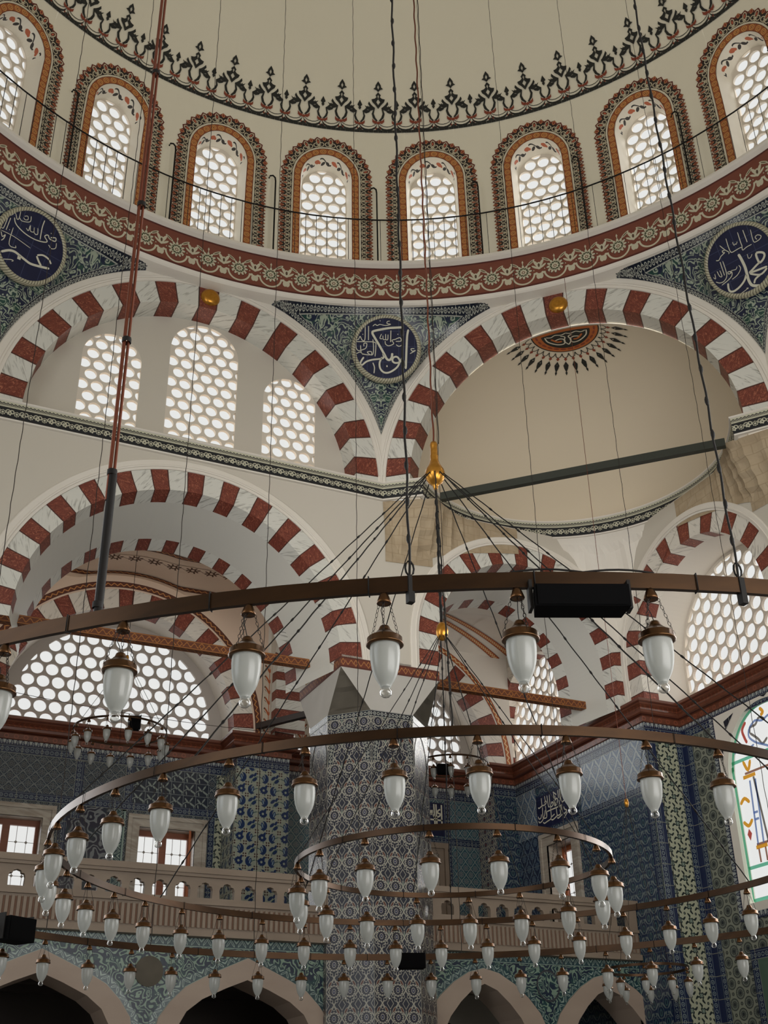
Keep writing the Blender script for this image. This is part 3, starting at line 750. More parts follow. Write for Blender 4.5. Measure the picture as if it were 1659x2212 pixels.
def panel(parent, name, F, a0, a1, b0, b1, mat, d=-0.004, uvo=None, label=None, vert=False):
    mb = MB(); o = uvo or (a0, b0)
    P = rect(a0, a1, b0, b1)
    uv = [(p[1]-o[1], p[0]-o[0]) if vert else (p[0]-o[0], p[1]-o[1]) for p in P]
    mb.add([F(p[0], p[1], d) for p in P], uv)
    return build(mb, name, mat, parent, label)
def archpts(cx, cz, r, z0, n=40, half=None):
    """outline from right foot up over to left foot (counter clockwise)"""
    pts = [(cx+r, z0)]
    for k in range(n+1):
        t = pi*k/n; pts.append((cx+r*cos(t), cz+r*sin(t)))
    pts.append((cx-r, z0))
    return pts
def arc_path(cx, cz, z0, n=44, t0=0.0, t1=pi):
    """unit path: (x factor of r, base x, base z, z factor of r) sampled left -> right"""
    out = [(-1, 0, z0, 0)]
    for k in range(n+1):
        t = pi-pi*k/n; out.append((cos(t), sin(t), None, 1))
    out.append((1, 0, z0, 0))
    return out
def arch_ring(parent, name, F, cx, cz, z0, prof, r_ref, period, mat, n=64, tmin=0.0, tmax=pi, phase=0.0, legs=(True, True)):
    """prof: list of (radius, depth, vcoord); swept along the arch incl. stilts. UV x in stripe periods with 0 at the crown."""
    mb = MB(); samples = []
    L = max(cz-z0, 0)
    if L > 1e-4 and legs[0]:
        for k in range(4): samples.append((-1.0, 0.0, z0+(cz-z0)*k/4, -(pi/2*r_ref+L*(1-k/4))))
    for k in range(n+1):
        t = tmax-(tmax-tmin)*k/n
        samples.append((cos(t), sin(t), cz, (pi/2-t)*r_ref))
    if L > 1e-4 and legs[1]:
        for k in range(1, 5): samples.append((1.0, 0.0, cz-(cz-z0)*k/4, pi/2*r_ref+L*k/4))
    P = [[F(cx+sx*r, zz+sz*r, d) for (r, d, vv) in prof] for (sx, sz, zz, l) in samples]
    UV = [[(l/period+phase, vv) for (r, d, vv) in prof] for (sx, sz, zz, l) in samples]
    mb.grid(P, UV, smooth=False)
    return build(mb, name, mat, parent)
def striped_arch(parent, name, F, cx, cz, z0, r_in, r_out, soff, per_deg, mat, r_back=None, **k):
    r_ref = (r_in+r_out)/2; period = radians(per_deg)*r_ref
    prof = [(r_out+0.0, 0.0, 0.5), (r_in+0.001, 0.0, 0.01), (r_in, 0.0, 0.0)]
    nn = 8; rb = r_back if r_back else r_in
    for i in range(1, nn+1): prof.append((r_in+(rb-r_in)*i/nn, soff*i/nn, -soff*i/nn))
    return arch_ring(parent, name, F, cx, cz, z0, prof, r_ref, period, mat, **k)
def moulding(parent, F, cx, cz, z0, r0, r1, mat=None, name='arch_moulding', lift=0.05, **k):
    w = r1-r0
    prof = [(r0, 0.0, 0), (r0, -lift*0.5, 0), (r0+w*0.25, -lift*0.5, 0), (r0+w*0.25, -lift*0.9, 0), (r0+w*0.38, -lift, 0), (r0+w*0.45, -lift*0.75, 0), (r0+w*0.9, -lift*0.75, 0), (r1, -lift*0.4, 0), (r1, 0.0, 0)]
    return arch_ring(parent, name, F, cx, cz, z0, prof, r0, 1.0, mat or m_white, **k)
def clip_convex(poly, clip):
    out = poly
    for i in range(len(clip)):
        a, b = clip[i], clip[(i+1) % len(clip)]; inp = out; out = []
        if not inp: break
        side = lambda p: (b[0]-a[0])*(p[1]-a[1])-(b[1]-a[1])*(p[0]-a[0])
        for j in range(len(inp)):
            p, q = inp[j-1], inp[j]; sp, sq_ = side(p), side(q)
            if sp*sq_ < 0:
                t = sp/(sp-sq_); out.append((p[0]+(q[0]-p[0])*t, p[1]+(q[1]-p[1])*t))
            if sq_ >= 0: out.append(q)
    return out
def polyarea(p): return 0.5*sum(p[i-1][0]*p[i][1]-p[i][0]*p[i-1][1] for i in range(len(p)))
def hexholes(outline, pitch, r, seg=18, ox=0.0, oz=0.0, vert=False):
    xs = [p[0] for p in outline]; zs = [p[1] for p in outline]; res = []
    row = pitch*sqrt(3)/2; k = 0
    if vert:
        x = min(xs)+ox-row
        while x < max(xs)+row:
            z = min(zs)+oz-pitch+(pitch/2 if k % 2 else 0)
            while z < max(zs)+pitch:
                res.append((x, z)); z += pitch
            x += row; k += 1
    else:
        z = min(zs)+oz-row
        while z < max(zs)+row:
            x = min(xs)+ox-pitch+(pitch/2 if k % 2 else 0)
            while x < max(xs)+pitch:
                res.append((x, z)); x += pitch
            z += row; k += 1
    out = []
    for (x, z) in res:
        c = [(x+r*cos(2*pi*i/seg), z+r*sin(2*pi*i/seg)) for i in range(seg)]
        q = clip_convex(c, outline)
        if len(q) > 2 and polyarea(q) > 0.12*pi*r*r: out.append(q)
    return out
WN = [0]
def lattice_window(F, cx, cz, z0, r, pitch, hr, label, lmat=None, thick=0.05, outline=None, frame=0.035, vert=False, ox=0.0, oz=0.0, back=0.0, rise=1.0):
    WN[0] += 1
    w = struct('window_%d' % WN[0], label, 'window')
    def oval(rr, zz):
        return [(cx+rr, zz)]+[(cx+rr*cos(pi*k/36), cz+(rr*sin(pi*k/36))*rise) for k in range(37)]+[(cx-rr, zz)]
    out = outline or oval(r, z0)
    inner = oval(r-frame, z0+min(frame, 0.07)) if not outline else outline
    if outline:
        inner = [(p[0]*1.0, p[1]) for p in outline]
        cxm = sum(p[0] for p in outline)/len(outline); czm = sum(p[1] for p in outline)/len(outline)
        inner = [(cxm+(p[0]-cxm)*0.97, czm+(p[1]-czm)*0.97) for p in outline]
    # drop duplicate points
    def dd(l):
        o = []
        for p in l:
            if not o or hypot(p[0]-o[-1][0], p[1]-o[-1][1]) > 1e-5: o.append(p)
        return o
    out, inner = dd(out), dd(inner)
    mb = MB(); plate(mb, out, hexholes(inner, pitch, hr, ox=ox, oz=oz, vert=vert), F, back, back+thick)
    lt = build(mb, 'plaster_lattice', lmat or m_lattice, w)
    mb = MB(); plate(mb, out, [], F, back+thick+0.004)
    build(mb, 'glass_pane', mat_glasspane(), lt)
    return w

# ------------------------------------------------------------------ dome, drum and drum windows
RD, ZC, ZB = 7.4, 14.9, 13.62
def dome_pt(a, b, d=0.0):          # a azimuth (deg from +y towards +x), b metres above ZB along the surface
    R = RD+d; t = b-(ZC-ZB)
    if t <= 0: r, z = R, ZB+b
    else: r, z = R*cos(t/RD), ZC+R*sin(t/RD)
    return (r*sin(radians(a)), r*cos(radians(a)), z)
def DRF(az0): return lambda a, b, d=0.0: dome_pt(az0+degrees(a/RD), b, d)

ceil = struct('ceiling', 'cream plastered main dome above the ring of arched windows', 'ceiling')
mb = MB()
TOP = (ZC-ZB)+RD*pi/2
HW, SPR = 0.47, 2.02           # drum window opening: half width, springing height above ZB
WIN_AZ = [-30, -15, 0, 15, 30, 45, 60, 75]
def top_at(x): return SPR+sqrt(max(HW*HW-x*x, 0))*1.08
B1 = 3.2
for k in range(24):
    az = k*15 if k*15 <= 180 else k*15-360
    F = DRF(az); half = RD*radians(7.5)
    if az in WIN_AZ:
        nx = 16
        xs = [-half, -(half+HW)/2, -HW]+[-HW+2*HW*i/nx for i in range(1, nx)]+[HW, (half+HW)/2, half]
        for x0, x1 in zip(xs[:-1], xs[1:]):
            inside = x0 >= -HW-1e-6 and x1 <= HW+1e-6
            y0 = (top_at(x0), top_at(x1)) if inside else (0.0, 0.0)
            P = [[F(x0, y0[0]+(B1-y0[0])*j/10) for j in range(11)], [F(x1, y0[1]+(B1-y0[1])*j/10) for j in range(11)]]
            mb.grid(P)
    else:
        mb.grid([[F(-half+2*half*i/4, B1*j/10) for j in range(11)] for i in range(5)])
build(mb, 'drum_wall', m_dome, ceil)
mb = MB()
mb.grid([[dome_pt(i*3.75, B1-0.06+(TOP-B1+0.06)*j/24, 0.012) for j in range(25)] for i in range(97)])
build(mb, 'dome_shell', m_dome, ceil)
# painted crest ring on the dome
def crest(mbk, mbr, az, s, big):
    F = DRF(az); L = -0.012
    y0 = 3.62-0.0
    def poly(mb_, pts, holes=()):
        plate(mb_, [(x*s*1.15, BASE+y*s) for x, y in pts], [[(x*s, BASE+y*s) for x, y in h] for h in holes], F, L)
    BASE = CB
    dia = lambda cx, cy, a, b: [(cx, cy-b), (cx+a, cy), (cx, cy+b), (cx-a, cy)]
    for sg in (-1, 1):
        P = lambda l: [(sg*x, y) for x, y in (l if sg > 0 else l[::-1])]
        # lyre body
        poly(mbk, P([(0.03, 0.20), (0.09, 0.27), (0.11, 0.36), (0.085, 0.44), (0.13, 0.42), (0.19, 0.45), (0.235, 0.53), (0.19, 0.50), (0.145, 0.505), (0.175, 0.56), (0.16, 0.61), (0.125, 0.55), (0.09, 0.51), (0.055, 0.48), (0.075, 0.36), (0.05, 0.28), (0.01, 0.22)]))
        if big:
            poly(mbk, P([(0.0, 0.46), (0.055, 0.55), (0.10, 0.60), (0.115, 0.655), (0.06, 0.67), (0.03, 0.70), (0.045, 0.74), (0.0, 0.80), (0.0, 0.745), (0.015, 0.72), (0.0, 0.66), (0.035, 0.60), (0.0, 0.54)]))
            poly(mbk, P([(0.0, 0.80), (0.03, 0.84), (0.085, 0.865), (0.05, 0.895), (0.045, 0.94), (0.0, 1.02), (0.0, 0.95), (0.02, 0.90), (0.0, 0.85)]))
        poly(mbr, P([(0.02, 0.17), (0.06, 0.15), (0.10, 0.19), (0.10, 0.26), (0.07, 0.22), (0.04, 0.21), (0.02, 0.22)]))
        poly(mbr, P([(0.0, 0.05), (0.03, 0.02), (0.055, 0.06), (0.04, 0.10), (0.03, 0.07)]))
    if not big: poly(mbk, [(0, 0.62), (0.03, 0.55), (0.0, 0.50), (-0.03, 0.55)]); poly(mbk, [(0.0, 0.56), (0.05, 0.62), (0.0, 0.74), (-0.05, 0.62)])
    poly(mbr, dia(0, 0.17, 0.035, 0.035)); poly(mbk, dia(0, 0.17, 0.016, 0.016))
CB = RD*radians(14.2)+(ZC-ZB)
mbk, mbr = MB(), MB(); ST = 5.625
for k in range(-14, 22):
    az = 22.5+k*ST/1.0
    az = 22.5+k*ST
    crest(mbk, mbr, az, 1.0, True); crest(mbk, mbr, az+ST/2, 0.86, False)
for i in range(-100, 150):
    F = DRF(22.5+i*ST/8); w = RD*radians(ST/8)*0.965
    plate(mbk, rect(0, w, CB-0.035, CB+0.02), [], F, -0.012)
for k in range(-28, 42):            # swags between the crests
    F = DRF(22.5+k*ST/2); hw = RD*radians(ST/4)*0.93; n = 8
    for i in range(n):
        t0, t1 = pi*i/n, pi*(i+1)/n
        o = [(hw*(1)+hw*cos(pi+t)*1.0, CB+0.16-0.12*sin(t)) for t in (t0, t1)]
        q = [(x, y-0.04) for x, y in o]
        plate(mbk, [q[0], q[1], o[1], o[0]], [], F, -0.012)
        o2 = [(x, y+0.055) for x, y in o]; q2 = [(x, y-0.014) for x, y in o2]
        plate(mbk, [q2[0], q2[1], o2[1], o2[0]], [], F, -0.012)
    plate(mbk, [(0.0, CB+0.075), (0.06, CB+0.015), (-0.06, CB+0.015)], [], F, -0.012)
build(mbk, 'painted_crest', m_black, ceil); build(mbr, 'painted_bud', m_red, ceil)

# drum windows
side = ['left edge of the view', 'left, behind the copper cable', 'left of the middle', 'middle left', 'middle right', 'right of the middle', 'right, behind the chain', 'right edge of the view']
ordn = ['first', 'second', 'third', 'fourth', 'fifth', 'sixth', 'seventh', 'eighth']
for wi, az in enumerate(WIN_AZ):
    F = DRF(az)
    w = lattice_window(F, 0.0, SPR, 0.02, HW-0.065, 0.232, 0.100, '%s arched dome window from the left, lattice of oval panes in an orange and brown painted border' % ordn[wi], thick=0.05, back=0.38, frame=0.012, rise=1.08, oz=0.03)
    # reveal
    mb = MB(); path = []
    N = 28
    path.append((-HW, 0.0, -1)); 
    L = 0.0; pts = [(-HW, 0.0)]+[(-HW, SPR*k/4) for k in range(1, 5)]+[(-HW*cos(pi*k/N), SPR+HW*sin(pi*k/N)*1.08) for k in range(1, N)]+[(HW, SPR*k/4) for k in range(4, -1, -1)]
    acc = [0.0]
    for p, q in zip(pts[:-1], pts[1:]): acc.append(acc[-1]+hypot(q[0]-p[0], q[1]-p[1]))
    tot = acc[-1]
    def inset(p, k): return (p[0]*(1-k), SPR+(p[1]-SPR)*(1-k) if p[1] > SPR else p[1])
    P = [[F(inset(p, 0.0)[0], inset(p, 0)[1], 0.0), F(*inset(p, 0.07), 0.19), F(*inset(p, 0.15), 0.385)] for p in pts]
    UV = [[(a-tot/2, 0.0), (a-tot/2, 0.19), (a-tot/2, 0.385)] for a in acc]
    mb.grid(P, UV, smooth=False)
    build(mb, 'painted_reveal', m_foliage, w)
    mb = MB(); mb.add([F(-HW, 0, 0), F(HW, 0, 0), F(HW, 0.02, 0.5), F(-HW, 0.02, 0.5)]); build(mb, 'sill', m_white, w)
    # bands
    def off(i, k):
        p = pts[i]
        if p[1] <= SPR+1e-6: return (p[0]+(k if p[0] > 0 else -k), p[1])
        a = atan2((p[1]-SPR)/1.08, p[0]); return (p[0]+k*cos(a), p[1]+k*sin(a))
    def band(name, k0, k1, mat, per, lift, sub=1):
        mb_ = MB()
        P = [[F(*off(i, k0), lift), F(*off(i, k1), lift)] for i in range(len(pts))]
        UV = [[((acc[i]-tot/2)/per, 0.0), ((acc[i]-tot/2)/per, (k1-k0))] for i in range(len(pts))]
        mb_.grid(P, UV, smooth=False); return build(mb_, name, mat, w)
    band('orange_border', 0.0, 0.13, m_guil, 1.0, -0.010)
    band('grey_line', 0.13, 0.16, m_creamp, 1.0, -0.012)
    # serrated outer border, teeth cut in the mesh
    mb = MB(); tl = 0.085; nt_ = int(round((tot+1.0)/tl/2))*2
    def at_len(s):       # s along inner path 0..tot
        s = min(max(s, 0), tot)
        for i in range(len(acc)-1):
            if s <= acc[i+1]+1e-9:
                t = (s-acc[i])/(acc[i+1]-acc[i]); p, q = off(i, 0.16), off(i+1, 0.16); p2, q2 = off(i, 0.36), off(i+1, 0.36)
                return ((p[0]+(q[0]-p[0])*t, p[1]+(q[1]-p[1])*t), (p2[0]+(q2[0]-p2[0])*t, p2[1]+(q2[1]-p2[1])*t))
    nt_ = 74; prev = None
    for i in range(nt_*2+1):
        s = tot*i/(nt_*2); a, b = at_len(s); k = 1.0 if i % 2 else 0.80
        c = (a[0]+(b[0]-a[0])*k*1.12, a[1]+(b[1]-a[1])*k*1.12); u = (i-nt_)/2.0+0.5
        if prev: mb.add([F(*prev[0], -0.011), F(*a, -0.011), F(*c, -0.011), F(*prev[1], -0.011)], [(prev[2], 0.0), (u, 0.0), (u, k*0.224), (prev[2], prev[3]*0.224)])
        prev = (a, c, u, k)
    build(mb, 'serrated_border', m_serr, w)

# drum cornice: ledge, red frieze, lower white band
tr = struct('trim_1', 'round cornice under the dome windows with red floral frieze', 'cornice')
def ring_strip(name, prof, mat, parent, a0=-75, a1=120, step=2.5, per=None, smooth=True):
    mb_ = MB(); n = int((a1-a0)/step)
    P = [[(r*sin(radians(a0+i*step)), r*cos(radians(a0+i*step)), z) for r, z in prof] for i in range(n+1)]
    UV = []
    acc_ = [0]
    for (r, z), (r2, z2) in zip(prof[:-1], prof[1:]): acc_.append(acc_[-1]+hypot(r2-r, z2-z))
    for i in range(n+1):
        az = a0+i*step
        UV.append([((az-22.5)/per if per else radians(az)*7.3, (acc_[j]/acc_[-1] if per else acc_[j])) for j in range(len(prof))])
    mb_.grid(P, UV, smooth=smooth); return build(mb_, name, mat, parent)
ring_strip('ledge', [(7.5, 13.62), (7.20, 13.62), (7.19, 13.61), (7.19, 13.57), (7.22, 13.55), (7.29, 13.52)], m_white, tr, smooth=False)
ring_strip('red_frieze', [(7.31, 12.83), (7.29, 13.52)], m_frieze, tr, per=360/84.0)
ring_strip('lower_band', [(8.3, 12.80), (7.46, 12.77), (7.37, 12.77), (7.34, 12.79), (7.31, 12.83)], m_white, tr, smooth=False)

# iron walkway railing on the ledge
rail = empty('iron_railing', (0, 0, 13.62)); thing(rail, 'thin black iron walkway railing running round below the dome windows', 'railing')
RR = 7.22
mb = MB(); mb.tube([(RR*sin(radians(a)), RR*cos(radians(a)), 0.95) for a in range(-50, 100, 3)], 0.014, 5); build(mb, 'top_bar', m_iron, rail)
BAR = None
for i in range(300):
    az = -45+i*1.5
    if az > 93: break
    if BAR is None:
        mb = MB(); mb.tube([(0, 0, 0), (0, 0, 0.95)], 0.0055, 4); BAR = build(mb, 'baluster', m_iron, rail); o = BAR
    else: o = BAR.copy(); COL.objects.link(o); o.parent = rail
    o.location = (RR*sin(radians(az)), RR*cos(radians(az)), 0)
POST = None
for i in range(-3, 6):
    az = 7.6+i*14.5
    if POST is None:
        mb = MB(); mb.tube([(0, 0, 0), (0, 0, 1.62), (-0.01, 0, 1.70), (-0.05, 0, 1.74), (-0.10, 0, 1.72), (-0.12, 0, 1.66)], 0.015, 6); POST = build(mb, 'hooked_post', m_iron, rail); o = POST
    else: o = POST.copy(); COL.objects.link(o); o.parent = rail
    o.location = ((RR+0.02)*sin(radians(az)), (RR+0.02)*cos(radians(az)), 0); o.rotation_euler = (0, 0, -radians(az))

# ------------------------------------------------------------------ octagon: arches, tympanum, pendentives
A0 = 7.6; HS = A0*math.tan(pi/8)
def OF(az): 
    n = (sin(radians(az)), cos(radians(az))); t = (n[1], -n[0])
    return lambda a, b, d=0.0: (n[0]*(A0+d)+t[0]*a, n[1]*(A0+d)+t[1]*a, b)
CZU = 9.70
def boss(parent_label, F, a, z):
    mb = MB(); P = []
    prof = [(0.0, -0.075), (0.03, -0.085), (0.045, -0.072), (0.07, -0.078), (0.10, -0.075), (0.135, -0.055), (0.155, -0.028), (0.165, 0.0)]
    mb.grid([[F(a+r*cos(2*pi*k/28), z+r*sin(2*pi*k/28), d) for r, d in prof] for k in range(29)])
    o = build(mb, 'gilt_boss', m_gilt); thing(o, parent_label, 'ornament', 'gilt bosses on the keystones'); return o

wl = struct('wall_left', 'striped arch wall with three lattice windows above and a deep open arch below, left of the tiled pier')
F = OF(0)
striped_arch(wl, 'striped_voussoirs', F, 0, CZU, 9.62, 2.68, 3.08, 0.42, 14.0, m_arch)
moulding(wl, F, 0, CZU, 9.9, 3.08, 3.29, tmin=radians(3))
boss('gilt boss on the keystone of the striped arch over three lattice windows', F, 0.03, 12.61)
# tympanum with three window openings
TW = [(-1.385, 11.22, 0.475, 10.02, 'left'), (0.12, 11.74, 0.585, 10.05, 'middle'), (1.64, 11.20, 0.47, 9.97, 'right')]
FT = lambda a, b, d=0.0: (a, 8.02+d, b)
def arch_hole(cx, cz, r, z0, n=24): return [(cx+r, z0)]+[(cx+r*cos(pi*k/n), cz+r*sin(pi*k/n)) for k in range(n+1)]+[(cx-r, z0)]
mb = MB(); plate(mb, archpts(0, CZU, 2.70, 9.6), [arch_hole(*t[:4]) for t in TW], FT, 0.0)
build(mb, 'tympanum', m_plaster, wl)
for cx, cz, r, z0, nm in TW:
    lattice_window(FT, cx, cz, z0, r, 0.234, 0.097, '%s lattice window of round panes inside the left striped arch' % nm, thick=0.06, back=0.0, frame=0.004, ox=0.05)
# left wall below the band, with the great lower arch
CL, RLO, RLI = 6.42, 2.76, 2.42
mb = MB()
o = [(-HS, 6.40), (-RLO, 6.40)]+[(-RLO*cos(pi*k/48), CL+RLO*sin(pi*k/48)) for k in range(49)]+[(RLO, 6.40), (HS, 6.40), (HS, 9.62), (-HS, 9.62)]
plate(mb, o, [], F)
build(mb, 'plaster_face', m_plaster, wl)
striped_arch(wl, 'deep_striped_arch', F, 0, CL, 6.40, RLI, RLO, 1.40, 12.0, m_arch_deep, r_back=2.06, phase=0.0)
moulding(wl, F, 0, CL, 6.42, RLO, 2.93, lift=0.04)

wd = struct('wall_corner', 'striped arch and half dome with curved painted cornice, right of the tiled pier')
F = OF(45)
striped_arch(wd, 'striped_voussoirs', F, 0, CZU, 9.62, 2.66, 3.08, 0.40, 14.0, m_arch)
moulding(wd, F, 0, CZU, 9.9, 3.08, 3.29)
boss('gilt boss on the keystone of the striped arch before the half dome', F, 0.07, 12.54)
SC = (S2*7.98, S2*7.98, 9.66); SR = 2.68
def semi(al, el, R=SR):
    n = R*cos(el)*cos(al); t = R*cos(el)*sin(al); return (SC[0]+S2*n+S2*t, SC[1]+S2*n-S2*t, SC[2]+R*sin(el))
mb = MB()
mb.grid([[semi(radians(-90+180*i/48), radians(90*j/24)) for j in range(25)] for i in range(49)])
build(mb, 'half_dome', m_hdome, wd)
# painted sun rosette under the crown of the half dome
def sp(n, t, lift=0.012):
    R = SR-lift; h = sqrt(max(R*R-n*n-t*t, 0)); return (SC[0]+S2*n+S2*t, SC[1]+S2*n-S2*t, SC[2]+h)
def spolar(r, a, lift=0.012): return sp(r*cos(a), r*sin(a), lift)
def SF(a, b, d=0.0): return sp(b, a, 0.012-d)
k0 = 0.03; DX = 0.06
mbo, mbk, mbr, mbc = MB(), MB(), MB(), MB()
def half(mb_, r, lift, x0=k0, n=30):
    mb_.grid([[sp(x0+r*j/10*0.98*sin(pi*k/n), DX+r*j/10*cos(pi*k/n), lift) for j in range(11)] for k in range(n+1)])
half(mbk, 0.585, 0.010); half(mbo, 0.565, 0.014); half(mbk, 0.42, 0.018, k0+0.06); 
def lobe(mb_, cx, cy, a, b, ang, lift, n=14):
    pts = [(cx+a*cos(t)*cos(ang)-b*sin(t)*sin(ang), cy+a*cos(t)*sin(ang)+b*sin(t)*cos(ang)) for t in [2*pi*i/n for i in range(n)]]
    mb_.add([sp(p[1], p[0], lift) for p in pts])
for i in range(13):
    a = pi*(i+0.5)/13; lobe(mbr, DX+0.50*cos(a), k0+0.50*sin(a), 0.05, 0.018, a+pi/2, 0.019)
def ribbon(mb_, pts, w, f, n=5):
    P = [Vector((p[0], p[1])) for p in pts]; Q = []
    for i in range(len(P)-1):
        p0, p1, p2, p3 = P[max(i-1, 0)], P[i], P[i+1], P[min(i+2, len(P)-1)]
        m = n if len(P) > 2 else 1
        for k in range(m):
            t = k/m; Q.append(0.5*((2*p1)+(p2-p0)*t+(2*p0-5*p1+4*p2-p3)*t*t+(3*p1-p0-3*p2+p3)*t**3))
    Q.append(P[-1]); L, R_ = [], []
    for i, q in enumerate(Q):
        d = (Q[min(i+1, len(Q)-1)]-Q[max(i-1, 0)]); d = d.normalized() if d.length > 1e-9 else Vector((1, 0))
        ww = w*0.5*(0.55 if i in (0, len(Q)-1) and len(P) > 2 else 1.0)
        nrm = Vector((-d.y, d.x))*ww; L.append(q+nrm); R_.append(q-nrm)
    for i in range(len(Q)-1):
        mb_.add([f(*L[i]), f(*L[i+1]), f(*R_[i+1]), f(*R_[i])])
spf = lambda a, b: sp(b, a, 0.022)
for sg in (-1, 1):
    q = lambda l: [(DX+sg*x, k0+y) for x, y in l]
    ribbon(mbc, q([(0.0, 0.10), (0.08, 0.13), (0.18, 0.10), (0.26, 0.13), (0.34, 0.10)]), 0.02, spf)
    ribbon(mbc, q([(0.36, 0.09), (0.33, 0.22), (0.20, 0.34), (0.08, 0.36), (0.05, 0.27), (0.12, 0.22), (0.22, 0.24)]), 0.022, spf)
    ribbon(mbc, q([(0.0, 0.40), (0.06, 0.30), (0.03, 0.20), (0.10, 0.16)]), 0.02, spf)
    ribbon(mbo, q([(0.10, 0.29), (0.18, 0.28), (0.27, 0.18)]), 0.035, spf)
for i in range(17):
    a = pi*(i+0.5)/17
    f = lambda x, y: sp(k0+(0.60+y)*sin(a)-x*cos(a)*-1*-1, DX+(0.60+y)*cos(a)+x*sin(a), 0.012)
    f = lambda x, y, a=a: sp(k0+(0.60+y)*sin(a)+x*cos(a), DX+(0.60+y)*cos(a)-x*sin(a), 0.012)
    ribbon(mbk, [(-0.055, 0.0), (-0.04, 0.07), (0.0, 0.10), (0.04, 0.07), (0.055, 0.0)], 0.014, f, 3)
    mbr.add([f(-0.03, 0.13), f(0.0, 0.09), f(0.03, 0.13), f(0.0, 0.17)])
    mbk.add([f(0, 0.18), f(0.045, 0.26), f(0.03, 0.33), f(0.0, 0.40), f(-0.03, 0.33), f(-0.045, 0.26)])
    mbk.add([f(0, 0.37), f(0.02, 0.41), f(0.0, 0.46), f(-0.02, 0.41)])
    mbc.add([sp(k0+(0.60+0.245)*sin(a)+x*cos(a), DX+(0.60+0.245+y)*cos(a)-x*sin(a), 0.016) for x, y in ((0, -0.014), (0.012, 0), (0, 0.014), (-0.012, 0))])
build(mbo, 'rosette_field', m_orange, wd); build(mbk, 'rosette_ink', m_black, wd); build(mbr, 'rosette_bud', m_red, wd); build(mbc, 'rosette_scroll', m_creamp, wd)

# outer faces of the next two sides of the octagon
for az, nm, lb in ((90, 'wall_right', 'right hand wall of the hall with its arch and niche, tiled in blue'), (-45, 'wall_far_left', 'next side of the octagon at the left edge')):
    s_ = struct(nm, lb); F = OF(az)
    striped_arch(s_, 'striped_voussoirs', F, 0, CZU, 9.62, 2.68, 3.08, 0.42, 14.0, m_arch)
    moulding(s_, F, 0, CZU, 9.9, 3.08, 3.29)
    mb = MB(); plate(mb, archpts(0, CZU, 2.72, 9.6), [], F, 0.42); build(mb, 'tympanum', m_plaster, s_)
    if az == 90: wr = s_
    else: wfl = s_
panel(wr, 'plaster_spandrel', OF(90), -HS, HS, 6.4, 9.62, m_plaster, d=0.0)
F = OF(-45)
panel(wfl, 'plaster_face', F, -HS, HS, 6.4, 9.62, m_plaster, d=0.0)

# pendentives with calligraphy roundels
PZT = 12.78
def pend(az, dl, z, lift=0.0):
    s_ = A0*math.tan(radians(22.5-abs(dl))); zb = CZU+sqrt(max(3.27**2-s_*s_, 0)); zb = min(zb, PZT-0.001)
    rb = A0/cos(radians(22.5-abs(dl))); rt = 7.42
    t = (z-zb)/(PZT-zb); t = min(max(t, 0), 1)
    r = rb+(rt-rb)*t+0.10*sin(pi*t)*(1-abs(dl)/22.5)-lift
    return (r*sin(radians(az+dl)), r*cos(radians(az+dl)), z), zb
def pend_zb(dl, R=3.27):
    s_ = A0*math.tan(radians(22.5-abs(dl))); return CZU+sqrt(max(R*R-s_*s_, 0))
def disc_frame(az, r=7.62, z=12.10, tilt=22.3):
    a, t = radians(az), radians(tilt)
    o = Vector((r*sin(a), r*cos(a), z)); up = Vector((-sin(a)*sin(t), -cos(a)*sin(t), cos(t))); rt = Vector((cos(a), -sin(a), 0)); n = up.cross(rt)
    return lambda x, y, d=0.0: tuple(o+rt*x+up*y+n*d)
